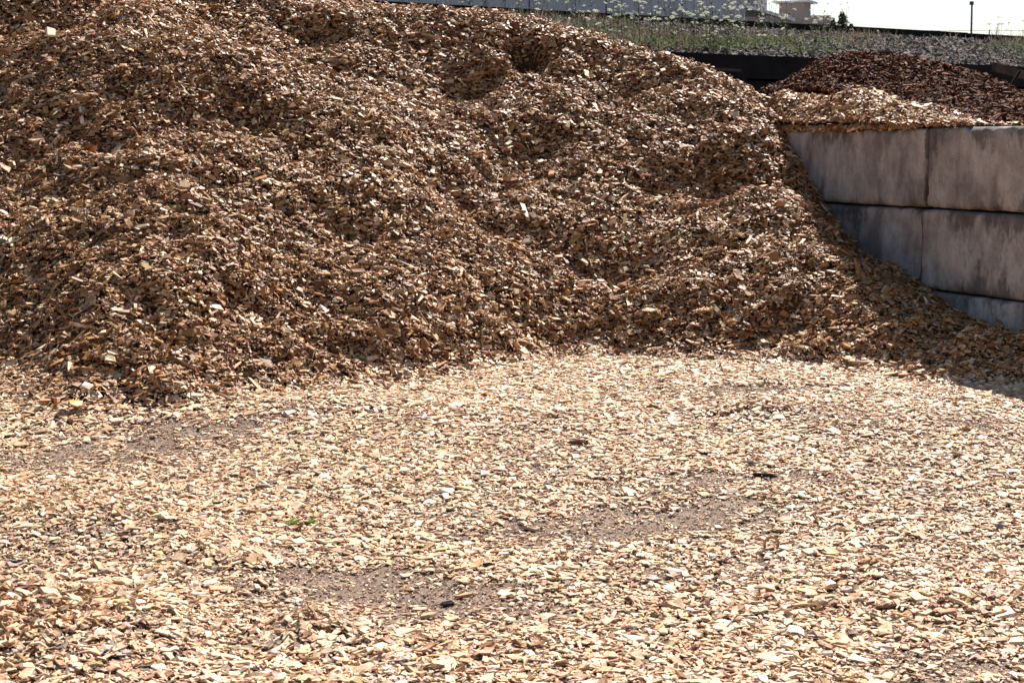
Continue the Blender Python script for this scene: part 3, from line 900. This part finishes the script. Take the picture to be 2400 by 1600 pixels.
kroot = empty('kerb_beam', (A0[0], A0[1], KZ), 0)
tag(kroot, 'long black timber kerb along the crest of the gravel bank', 'kerb')
kb = MB()
k_ = -3.0
while k_ < 22:
    e = k_ + 3.6
    a_, c2 = line_pt(A0, kd, k_), line_pt(A0, kd, e - 0.012)
    jz = random.uniform(-0.006, 0.006)
    kb.beam((a_[0] - A0[0], a_[1] - A0[1], 0.0 + jz), (c2[0] - A0[0], c2[1] - A0[1], 0.0 + jz), 0.16, 0.13)
    k_ = e
kb.build('beam', M['black_timber'], kroot)

rroot = empty('retaining_wall', (B0[0], B0[1], 0), math.atan2(rd_[1], rd_[0]))
tag(rroot, 'black timber retaining wall holding the gravel bank behind both heaps', 'retaining wall')
rw = MB()
for i in range(9):
    rw.box(-1.0, 0.0 + 0.01 * (i % 2), i * 0.27, 12, 0.3, i * 0.27 + 0.262)
rw.build('wall_boards', M['black_timber'], rroot)
rc_ = MB(); rc_.box(-1.0, -0.07, 2.445, 12, 0.33, RZ + 0.01); rc_.build('cap_beam', M['black_timber'], rroot)
for xx in (0.5, 2.5, 4.5, 6.5):
    q = MB(); q.box(xx, -0.2, 0, xx + 0.2, -0.073, 2.44); q.build('post', M['black_timber'], rroot)
# plank ledge by the heap
pl = MB()
a_, c2 = at(1655, 163, 19.0), at(1722, 166, 19.3)
pl.beam(a_, c2, 0.2, 0.03)
tag(pl.build('plank', M['rust_timber']), 'short thin plank lying against the black retaining wall left of the bark heap', 'plank')
a_, c2 = at(2330, 158, 20.4), at(2420, 182, 20.9)
q = MB(); q.beam(a_, c2, 0.06, 0.10); tag(q.build('board', M['rust_timber']), 'brown weathered board tilted on the retaining wall at the right edge', 'board')
q = MB(); q.tube([at(2366, 206, 20.0), at(2390, 168, 20.1)], [0.016, 0.016], 8)
tag(q.build('rod', M['black_timber']), 'dark slanting rod standing right of the bark heap', 'rod')

# gravel stones
def bank_pt(k, v):
    bx = (B0[0] + rd_[0] * (k - 3.5)) * (1 - v) + (A0[0] + kd[0] * k) * v
    by = np.maximum(B0[1] + rd_[1] * (k - 3.5), 18.75) * (1 - v) + (A0[1] + kd[1] * k) * v
    bz = RZ + (KZ - 0.03 - RZ) * v ** 0.85 + 0.06 * fbm(bx, by, 1.2, 81, 3) * np.sin(np.pi * v)
    return bx, by, bz
ng = 30000
gk = rng.uniform(1.5, 16.0, ng); gv = rng.random(ng)
sx_, sy_, sz_ = bank_pt(gk, gv)
octv = np.array([(1, 0, 0), (-1, 0, 0), (0, 1, 0), (0, -1, 0), (0, 0, 1), (0, 0, -1)], float)
octf = np.array([(0, 2, 4), (2, 1, 4), (1, 3, 4), (3, 0, 4), (2, 0, 5), (1, 2, 5), (3, 1, 5), (0, 3, 5)])
R = np.clip(rng.lognormal(math.log(0.022), 0.4, ng), 0.008, 0.07)
V = octv[None] * (0.6 + 0.7 * rng.random((ng, 6, 1))) + 0.3 * rng.normal(size=(ng, 6, 3))
V = V * R[:, None, None] * np.array([1, 1, 0.7]) + np.stack([sx_, sy_, sz_ + 0.005], 1)[:, None]
gc = palette(ng, [(0.11, 0.090, 0.078), (0.18, 0.15, 0.132), (0.06, 0.05, 0.043), (0.14, 0.10, 0.08)], [3, 2, 2, 2], 0.2)
tag(np_mesh('gravel', V.reshape(-1, 3), (octf[None] + (np.arange(ng) * 6)[:, None, None]).reshape(-1, 3), M['tinted'], None, False, np.repeat(gc, 6, 0)),
    'grey brown crushed gravel covering the bank below the black kerb', 'gravel', kind='stuff')

# weeds: thin blades
def weed_density(px, py):
    d = np.exp(-((px - 1620) / 330.0) ** 2) * sstep(135, 112, py) + 0.9 * np.exp(-((px - 2450) / 90.0) ** 2) * sstep(150, 120, py)
    d = d + 0.5 * np.exp(-((px - 1985) / 22.0) ** 2 - ((py - 100) / 8.0) ** 2) + 0.5 * (px < 1400)
    return d
nb = 60000
gk = rng.uniform(-2.0, 17.0, nb); gv = rng.random(nb)
bx, by, bz = bank_pt(gk, gv)
px_, py_ = proj(bx, by, bz)
k = rng.random(nb) < np.clip(weed_density(px_, py_) * (0.15 + 3.0 * fbm(bx, by, 0.7, 91, 3)), 0, 1)
bx, by, bz = bx[k], by[k], bz[k]; nb = len(bx)
hgt = rng.uniform(0.04, 0.15, nb) * (0.6 + 0.9 * rng.random(nb) ** 2); wd = rng.uniform(0.003, 0.008, nb)
a_ = rng.random(nb) * 2 * np.pi; lx, ly = rng.normal(size=nb) * 0.35 * hgt, rng.normal(size=nb) * 0.35 * hgt
base = np.stack([bx, by, bz], 1); side = np.stack([np.cos(a_), np.sin(a_), 0 * a_], 1) * wd[:, None]
mid = base + np.stack([lx * 0.35, ly * 0.35, hgt * 0.6], 1); tip = base + np.stack([lx, ly, hgt], 1)
V = np.stack([base - side, base + side, mid + side * 0.8, mid - side * 0.8, tip], 1)
V4 = np.stack([base - side, base + side, mid + side * 0.8, mid - side * 0.8, mid - side * 0.8, mid + side * 0.8, tip + side * 0.2, tip - side * 0.2], 1).reshape(-1, 3)
f4 = np.arange(len(V4)).reshape(-1, 4)
cw = palette(nb, [(0.07, 0.075, 0.04), (0.115, 0.10, 0.065), (0.14, 0.115, 0.085), (0.05, 0.058, 0.03), (0.12, 0.075, 0.055)], [2, 4, 4, 1, 2], 0.2)
tag(np_mesh('weeds', V4, f4, M['foliage'], None, False, np.repeat(cw, 8, 0)), 'olive green and straw coloured weeds growing over the gravel bank', 'weeds', kind='stuff')
# low leafy ground cover clumps
cl_px = [(1500, 118), (1560, 112), (1650, 120), (1700, 122), (1760, 115), (1830, 108), (1860, 124), (1900, 128), (1450, 108), (1400, 90), (1985, 99), (2395, 135), (2385, 120), (2300, 118), (1590, 96), (1880, 112), (1735, 100), (1640, 98)]
lv, lc = [], []
for px, py in cl_px:
    ds = np.arange(18.5, 30, 0.05)
    pts = np.array([at(px, py, d) for d in ds])
    # nearest bank point: solve by projecting sampled bank
    kk, vv = np.meshgrid(np.linspace(0, 17, 120), np.linspace(0.02, 0.98, 40), indexing='ij')
    ax_, ay_, az_ = bank_pt(kk.ravel(), vv.ravel())
    qx, qy = proj(ax_, ay_, az_)
    i = np.argmin((qx - px) ** 2 + (qy - py) ** 2)
    c0 = np.array([ax_[i], ay_[i], az_[i]])
    n_ = int(rng.uniform(60, 300))
    o3 = rng.normal(size=(n_, 3)) * np.array([0.30, 0.22, 0.05]); o3[:, 2] = np.abs(o3[:, 2]) + 0.02
    lv.append(c0 + o3); lc.append(palette(n_, [(0.07, 0.105, 0.03), (0.11, 0.13, 0.05), (0.06, 0.08, 0.035)], [3, 2, 2], 0.2))
lv = np.concatenate(lv); lc = np.concatenate(lc); n_ = len(lv)
a1, b1, _c = frames(n_, np.tile([[0, -0.3, 0.8]], (n_, 1)), np.full(n_, 0.6))
sz = rng.uniform(0.010, 0.028, n_)[:, None]
V = np.stack([lv - a1 * sz, lv - b1 * sz * 0.45, lv + a1 * sz, lv + b1 * sz * 0.45], 1).reshape(-1, 3)
tag(np_mesh('clover', V, np.arange(n_ * 4).reshape(-1, 4), M['foliage'], None, False, np.repeat(lc, 4, 0)), 'fresh green low leafy clumps at the foot of the white wildflowers', 'ground cover', kind='stuff')

# wild carrot plants
def umbel_mesh(r, seed, seedhead=False):
    rr = random.Random(seed); mb = MB()
    n = 26 if not seedhead else 16
    for i in range(n):
        a_ = i * 2.39996; q = math.sqrt((i + 0.5) / n)
        if seedhead:
            c0 = Vector((math.cos(a_) * q * r * 0.45, math.sin(a_) * q * r * 0.45, r * (0.25 + 0.5 * q)))
        else:
            c0 = Vector((math.cos(a_) * q * r, math.sin(a_) * q * r, r * 0.30 * (1 - q * q) + rr.uniform(-.1, .1) * r))
        w = r * rr.uniform(0.15, 0.25)
        mb.add([c0 + Vector((w, 0, 0)), c0 + Vector((0, w, 0)), c0 + Vector((-w, 0, 0)), c0 + Vector((0, -w, 0)), c0 + Vector((0, 0, w * 0.5)), c0 + Vector((0, 0, -w * 0.4))],
               [(0, 1, 4), (1, 2, 4), (2, 3, 4), (3, 0, 4), (1, 0, 5), (2, 1, 5), (3, 2, 5), (0, 3, 5)])
        if i % 2 == 0:
            mb.add([(-0.0012, 0, -r * 0.5), (0.0012, 0, -r * 0.5), c0], [(0, 1, 2)])
    return mb.mesh('seed_head' if seedhead else 'flower_head', M['seed'] if seedhead else M['petal'])
um = [umbel_mesh(r, 5 + i) for i, r in enumerate((0.027, 0.034, 0.041, 0.022))]
sd = [umbel_mesh(0.03, 50, True), umbel_mesh(0.024, 51, True)]
protos = []
for v in range(8):
    rr = random.Random(100 + v)
    H = rr.uniform(0.32, 0.62)
    st_ = MB(); heads = []
    top = Vector((rr.uniform(-.06, .06), rr.uniform(-.06, .06), H))
    midp = Vector((top.x * 0.3, top.y * 0.3, H * 0.5))
    st_.tube([(0, 0, -0.02), midp, top], [0.0035, 0.003, 0.002], 4); heads.append(top)
    for b_ in range(rr.choice((1, 2, 2, 3))):
        a_ = rr.uniform(0, 6.28); h0 = rr.uniform(0.3, 0.65) * H; ln = rr.uniform(0.10, 0.22)
        s0 = Vector((top.x * 0.4, top.y * 0.4, h0)); e0 = s0 + Vector((math.cos(a_) * ln * 0.6, math.sin(a_) * ln * 0.6, ln * 1.1))
        st_.tube([s0, (s0 + e0) / 2 + Vector((math.cos(a_) * .02, math.sin(a_) * .02, 0)), e0], [0.0025, 0.002, 0.0015], 4); heads.append(e0)
    for l_ in range(14):
        a_ = rr.uniform(0, 6.28); h0 = rr.uniform(0.02, 0.6) * H; ln = rr.uniform(0.04, 0.11)
        s0 = Vector((0, 0, h0)); d0 = Vector((math.cos(a_), math.sin(a_), rr.uniform(0.1, 0.9))).normalized(); w_ = Vector((-d0.y, d0.x, 0)) * 0.005
        st_.add([s0, s0 + d0 * ln * .5 + w_, s0 + d0 * ln, s0 + d0 * ln * .5 - w_], [(0, 1, 2, 3)])
        st_.add([s0 + d0 * ln * .4, s0 + d0 * ln * .7 + w_ * 4, s0 + d0 * ln * .75 + w_ * 3.4], [(0, 1, 2)])
        st_.add([s0 + d0 * ln * .4, s0 + d0 * ln * .7 - w_ * 4, s0 + d0 * ln * .75 - w_ * 3.4], [(0, 1, 2)])
    protos.append((st_.mesh('stem', M['stem']), heads, H))
kk, vv = np.meshgrid(np.linspace(-3, 17, 400), np.linspace(0.02, 0.99, 60), indexing='ij')
AX_, AY_, AZ_ = bank_pt(kk.ravel(), vv.ravel())
QX, QY = proj(AX_, AY_, AZ_)
spots = []
def want(px, py): spots.append((px, py))
rr = random.Random(3)
for _ in range(30): want(rr.uniform(940, 1260), 30)          # along the kerb behind the crest
for _ in range(150):
    px = rr.gauss(1610, 190)
    if 1240 < px < 1985: want(px, 50 + (px - 1240) * 0.045 + rr.random() ** 1.3 * 58)
for _ in range(10): want(rr.uniform(1900, 2010), rr.uniform(78, 95))
for _ in range(14): want(rr.uniform(2325, 2440), rr.uniform(98, 130))
for px in (2060, 2110, 2175, 2235, 2290, 1995, 2320): want(px, 95 + rr.uniform(0, 25))
zone = lambda px: ('white wild carrot in flower at the kerb just above the heap crest' if px < 1262 else
                   'white wild carrot in the dense patch in front of the grey shed' if px < 1745 else
                   'white wild carrot on the bank in front of the beige tower' if px < 1960 else
                   'lone wild carrot on the bare gravel above the bark heap' if px < 2322 else
                   'wild carrot in the tuft on the bank at the right edge')
for n_i, (px, py) in enumerate(spots):
    i = int(np.argmin((QX - px) ** 2 + ((QY - py) * 2) ** 2))
    mesh_, heads, H = protos[rr.randrange(8)]
    sc_ = rr.uniform(0.35, 1.05) * (0.45 if 1995 <= px < 2322 else 1.0)
    root = empty('wild_carrot', (AX_[i] + rr.uniform(-.05, .05), AY_[i] + rr.uniform(-.05, .05), AZ_[i]), rr.uniform(0, 6.28))
    root.scale = (sc_,) * 3
    tag(root, zone(px), 'wildflower', zone(px).replace('white wild carrot', 'wild carrots').replace('lone wild carrot', 'wild carrots').replace('wild carrot in the tuft', 'wild carrots in the tuft'))
    so = bpy.data.objects.new('stem', mesh_); link(so, root)
    for h_ in heads:
        isd = rr.random() < 0.28
        ho = bpy.data.objects.new('seed_head' if isd else 'flower_head', rr.choice(sd if isd else um))
        ho.location = h_; ho.rotation_euler = (rr.uniform(-.5, .5), rr.uniform(-.5, .5), rr.uniform(0, 6))
        link(ho, root)

# ------------------------------------------------------------------ buildings beyond the bank
D = 60.0
def X_(px, d=D): return (px - 1200) / F * d
def Z_(py, d=D): return EYE + (337 - py) / F * d
shed = empty('storage_shed', (X_(826), D, KZ - 0.05))
tag(shed, 'long lilac grey metal clad shed with fine upright ribs beyond the bank', 'shed')
x0, x1 = 0.0, X_(1739) - X_(826)
w = MB()
zt = 7.5
edges = [0.0, X_(1240) - X_(826), X_(1417) - X_(826), X_(1593) - X_(826), x1]
for a0, a1_ in zip(edges[:-1], edges[1:]):
    a0 += 0.02; a1_ -= 0.02
    nr = int((a1_ - a0) / 0.105); st_w = (a1_ - a0) / nr
    for i in range(nr):
        q0 = a0 + i * st_w
        w.add([(q0, 0, 0), (q0 + st_w * .55, 0, 0), (q0 + st_w * .7, -0.03, 0), (q0 + st_w * .88, -0.03, 0), (q0 + st_w, 0, 0),
               (q0, 0, zt), (q0 + st_w * .55, 0, zt), (q0 + st_w * .7, -0.03, zt), (q0 + st_w * .88, -0.03, zt), (q0 + st_w, 0, zt)],
              [(k, k + 1, k + 6, k + 5) for k in range(4)])
w.build('cladding', M['cladding'], shed)
w = MB(); w.box(0.0, 0.05, 0, x1, 14, zt); w.build('wall', M['cladding'], shed)
for e_ in edges[1:-1]:
    w = MB(); w.box(e_ - 0.018, -0.012, 0, e_ + 0.018, 0.045, zt); w.build('panel_seam', M['pole'], shed)
w = MB(); w.add([(-.3, -.4, zt), (x1 + .3, -.4, zt), (x1 + .3, 7, zt + 1.6), (-.3, 7, zt + 1.6), (-.3, 14.4, zt), (x1 + .3, 14.4, zt)], [(0, 1, 2, 3), (3, 2, 5, 4), (0, 3, 4), (1, 5, 2)])
w.build('roof', M['louvre'], shed)
# blue drum against the shed wall
w = MB(); w.tube([(0, 0, 0), (0, 0, .1), (0, 0, 1.2), (0, 0, 2.35), (0, 0, 2.45)], [0.45, 0.55, 0.57, 0.55, 0.4], 24)
dr = w.build('water_tank', M['blue_tarp'], None, True); dr.location = (X_(935, 56), 56, KZ - .05)
tag(dr, 'blue tank standing before the grey shed just above the heap crest', 'tank')

# office block right of the shed
off = empty('office_building', (X_(1739, 62), 62.0, KZ - 0.05))
tag(off, 'beige building with a sloping white eave and a louvred window right of the shed', 'building')
ox, oz = X_(1739, 62), KZ - 0.05
def bx(mb, pxa, pxb, pya, pyb, y0, y1, d=62.0):
    mb.box(X_(pxa, d) - ox, y0, (Z_(pyb, d) if pyb else oz) - oz, X_(pxb, d) - ox, y1, Z_(pya, d) - oz)
w = MB(); bx(w, 1740, 1798, -80, None, 1.0, 8); w.build('upper_wall', M['cladding'], off)
w = MB(); bx(w, 1738, 1850, 45, None, 0.3, 0.95); w.build('lower_wall', M['beige_wall'], off)
w = MB(); bx(w, 1799, 1820, 24, None, 2.0, 8); w.build('link_wall', M['beige_wall'], off)
w = MB()
zA, zB = Z_(24, 62) - oz, Z_(56, 62) - oz
xa, xb = X_(1739, 62) - ox, X_(1856, 62) - ox
w.add([(xa, .18, zA), (xb, .18, zB), (xb, .99, zB + .02), (xa, .99, zA + .02), (xa, .18, zA + .11), (xb, .18, zB + .11), (xb, .99, zB + .13), (xa, .99, zA + .13)],
      [(0, 3, 2, 1), (4, 5, 6, 7), (0, 1, 5, 4), (1, 2, 6, 5), (2, 3, 7, 6), (3, 0, 4, 7)])
w.build('eave', M['white_trim'], off)
wf = MB(); bx(wf, 1746, 1771, -6, 21, 0.93, 0.998); fr = wf.build('window', M['white_trim'], off)
w = MB()
for i in range(9): bx(w, 1748, 1757, -5 + i * 2.9, -5 + i * 2.9 + 1.9, 0.88, 0.928)
w.build('louvre', M['louvre'], fr)
w = MB(); bx(w, 1760, 1769, -4, 19, 0.90, 0.928); w.build('pane', M['louvre'], fr)
w = MB(); bx(w, 1776, 1778, -60, 24, 0.93, 0.998); w.build('downpipe', M['white_trim'], off)
w = MB(); bx(w, 1770, 1782, 0, 4, 0.55, 0.995); w.build('canopy', M['white_trim'], off)

tw = empty('tower', (X_(1853, 64), 64.0, KZ - .05), RAD(-24))
tag(tw, 'small beige tower with an overhanging flat white roof beyond the wildflowers', 'tower')
hw = 0.47
tz0 = 0
zt2 = Z_(16, 64) - (KZ - .05)
w = MB(); w.box(-hw, -hw, 0, hw, hw, zt2); w.build('wall', M['beige_wall'], tw)
w = MB(); w.box(-.68, -.68, zt2, .68, .68, zt2 + .07)
w.add([(-.68, -.68, zt2 + .072), (.68, -.68, zt2 + .072), (.68, .68, zt2 + .072), (-.68, .68, zt2 + .072), (0, 0, zt2 + .17)], [(0, 1, 4), (1, 2, 4), (2, 3, 4), (3, 0, 4)])
w.build('roof', M['white_trim'], tw)
lw = MB(); lw.box(0, 0, 0, X_(1936, 66) - X_(1888, 66), 3, Z_(43, 66) - (KZ - .05))
lo = lw.build('parapet_wall', M['beige_wall']); lo.location = (X_(1888, 66), 66, KZ - .05)
tag(lo, 'low plain pale wall between the beige tower and the far conifers', 'wall')

# pole with a lamp head
pr = empty('lamp_pole', (X_(2261, 55), 55, KZ - .05))
tag(pr, 'lone dark pole against the white sky at the right', 'pole')
zp_ = Z_(12, 55) - (KZ - .05)
w = MB(); w.tube([(0, 0, 0), (0.01, 0, zp_ * .5), (0, 0, zp_)], [0.038, 0.034, 0.030], 10); w.build('post', M['pole'], pr, True)
w = MB(); w.box(-.07, -.045, zp_ - .10, .045, .045, zp_ + .01); w.build('lamp_head', M['pole'], pr)
# thin wire fence far right
wf = empty('wire_fence', (X_(2090, 40), 40, KZ - .05))
tag(wf, 'thin wire strung between slim posts beyond the kerb at the right', 'fence')
fx0 = X_(2090, 40)
zw = Z_(78, 40) - (KZ - .05)
w = MB(); w.tube([(0, 0, zw + .02), (X_(2200, 40) - fx0, 0, zw - .005), (X_(2303, 40) - fx0, 0, zw + .01), (X_(2420, 40) - fx0, 0, zw)], [.006] * 4, 5); w.build('wire', M['pole'], wf)
for pxx in (2090, 2303, 2420):
    w = MB(); w.tube([(X_(pxx, 40) - fx0, 0, 0), (X_(pxx, 40) - fx0, 0, zw + .02)], [.014, .014], 6); w.build('post', M['pole'], wf)

# far conifers
def conifer(px, pytop, width_px, d, label, seed):
    r_ = np.random.default_rng(seed)
    root = empty('conifer', (X_(px, d), d, KZ - .05))
    tag(root, label, 'tree')
    H = Z_(pytop, d) - (KZ - .05); W_ = width_px / F * d / 2
    mb = MB(); mb.tube([(0, 0, 0), (0, 0, H * .6), (0, 0, H)], [0.2, 0.12, 0.03], 6); mb.build('trunk', M['trunk'], root)
    n = 2600
    h = r_.random(n) ** 0.8
    lev = np.floor(h * 16) / 16
    rad_ = W_ * (1 - h) * (0.5 + 0.7 * r_.random(n)) * (1.15 - 0.6 * (h - lev) * 16) * 1.25 + 0.05
    a_ = r_.random(n) * 6.283
    q = r_.random(n) ** 0.5
    c = np.stack([np.cos(a_) * rad_ * q, np.sin(a_) * rad_ * q, H * (0.1 + 0.9 * h)], 1)
    a1, b1, _ = frames(n, np.tile([[0, 0, 1.0]], (n, 1)), np.full(n, 0.6))
    sz = (0.05 + 0.09 * r_.random(n))[:, None] * d / 90
    V = np.stack([c - a1 * sz, c - b1 * sz * .4, c + a1 * sz, c + b1 * sz * .4], 1).reshape(-1, 3)
    np_mesh('crown', V, np.arange(n * 4).reshape(-1, 4), M['conifer'], root)
conifer(1962, 36, 200, 90, 'tallest dark conifer right of the low pale wall', 1)
conifer(1940, 50, 170, 95, 'shorter conifer close beside the low pale wall', 2)
conifer(1984, 63, 60, 100, 'very small conifer top farthest right, just above the kerb', 3)

# ------------------------------------------------------------------ odd things lying on the chips
def lay(px, py):
    p = ray_hit(px, py, lambda a, b: grid_sample(ZH, np.asarray(a, float), np.asarray(b, float), GX0, GY0, GS)[0], 5.0, 17.0)
    return p
def lump(name, px, py, sx, sy, sz, m, label, cat, seed, rz=0.0, lift=0.3):
    r_ = np.random.default_rng(seed)
    p = lay(px, py)
    nu, nv = 14, 8
    vs, fs = [], []
    for j in range(nv + 1):
        th = math.pi * j / nv
        for i in range(nu):
            ph = 2 * math.pi * i / nu
            v = np.array([math.sin(th) * math.cos(ph), math.sin(th) * math.sin(ph), math.cos(th)])
            v = np.sign(v) * np.abs(v) ** 0.7
            vs.append(v * np.array([sx, sy, sz]) * (1 + 0.12 * r_.normal()))
    for j in range(nv):
        for i in range(nu):
            fs.append((j * nu + i, (j + 1) * nu + i, (j + 1) * nu + (i + 1) % nu, j * nu + (i + 1) % nu))
    mb = MB(); mb.add(vs, fs)
    o = mb.build(name, m); o.location = (p[0], p[1], p[2] + sz * lift + 0.008); o.rotation_euler = (r_.normal() * .12, r_.normal() * .12, rz)
    tag(o, label, cat)
    return o
lump('charred_chunk', 1141, 1330, 0.016, 0.009, 0.008, M['blackchip'], 'small black charred chunk on the chips above the bare soil patch', 'wood chunk', 4)
lump('bark_piece', 1357, 1042, 0.055, 0.02, 0.014, M['bark'], 'dark brown bark piece lying alone mid-yard below the heap', 'bark', 6, 0.15)
lump('pebble', 2343, 1245, 0.016, 0.012, 0.022, M['stone'], 'blue grey pebble on the chips near the right edge', 'pebble', 7)
lump('charred_stick', 1790, 1118, 0.06, 0.012, 0.01, M['blackchip'], 'blackened stick on the worn strip right of centre', 'stick', 8, -0.5)
lump('bark_lump', 40, 1325, 0.028, 0.014, 0.010, M['blackchip'], 'black bark lump at the left edge above the rough chips', 'bark', 9)
lump('dark_offcut', 1048, 1420, 0.026, 0.013, 0.008, M['blackchip'], 'dark rotten offcut on the right side of the bare soil patch', 'offcut', 12, 0.3)
# curled shaving
p = lay(1808, 1294)
mb = MB(); pts = []
for i in range(15):
    a_ = -0.6 + i / 14 * 4.3
    pts.append((math.cos(a_) * 0.03, 0.004 * i / 14, 0.03 + math.sin(a_) * 0.028))
for i in range(14):
    a_, b_ = Vector(pts[i]), Vector(pts[i + 1])
    mb.beam(a_, b_ + (b_ - a_) * .08, 0.012, 0.0025, (0, 1, 0))
o = mb.build('wood_shaving', M['shaving']); o.location = p + np.array([0, 0, .006]); o.rotation_euler = (0, 0, .2)
tag(o, 'curled brown wood shaving standing up in a ring on the chips', 'shaving')
p = lay(865, 1265)
mb = MB(); prev = None
for i in range(9):
    t_ = i / 8
    q_ = Vector((-0.03 + 0.055 * t_, 0, 0.045 * (1 - t_) ** 2.2 + .004))
    if prev is not None: mb.beam(prev, q_ + (q_ - prev) * .05, 0.018 * (0.3 + t_), 0.004, (0, 1, 0))
    prev = q_
o = mb.build('bark_curl', M['shaving']); o.location = p + np.array([0, 0, .004])
tag(o, 'upturned hooked brown curl of wood below the green leaves', 'shaving')
# green leaves
def sprig(px, py, n, spread, label, seed):
    r_ = random.Random(seed)
    p = lay(px, py)
    root = empty('leaf_sprig', p + np.array([0, 0, .012]))
    tag(root, label, 'leaves')
    mb = MB(); mb.tube([(-spread * .8, 0, 0), (0, 0, .008), (spread * .8, .01, 0.004)], [.0015, .002, .001], 5)
    if n > 1: mb.build('twig', M['stem'], root)
    for i in range(n):
        c = Vector((r_.uniform(-1, 1) * spread, r_.uniform(-.6, .6) * spread, r_.uniform(0.004, .018)))
        if n == 1: c = Vector((0, 0, .012))
        ln, wd_ = r_.uniform(.016, .026), r_.uniform(.008, .012)
        m2 = MB(); vs = []
        prof = [0, .7, 1, .8, .35, 0]
        for k_, w_ in enumerate(prof):
            u = -1 + 2 * k_ / 5
            vs += [(u * ln, -w_ * wd_ - .0003, .3 * w_ * wd_ - u * u * .005), (u * ln, 0, -u * u * .005), (u * ln, w_ * wd_ + .0003, .3 * w_ * wd_ - u * u * .005)]
        m2.add(vs, [(k_ * 3 + j, k_ * 3 + j + 3, k_ * 3 + j + 4, k_ * 3 + j + 1) for k_ in range(5) for j in range(2)])
        lo_ = m2.build('leaf', M['leaf'], root, True); lo_.location = c; lo_.rotation_euler = (r_.uniform(.2, .9), r_.uniform(-.4, .4), r_.uniform(0, 6))
sprig(706, 1233, 9, .06, 'small sprig of green leaves lying on the pale chips left of centre', 1)
sprig(809, 1222, 1, .01, 'single bright green leaf right of the leaf sprig', 2)
sprig(731, 1337, 1, .01, 'single small yellow green leaf by the bare soil patch', 3)
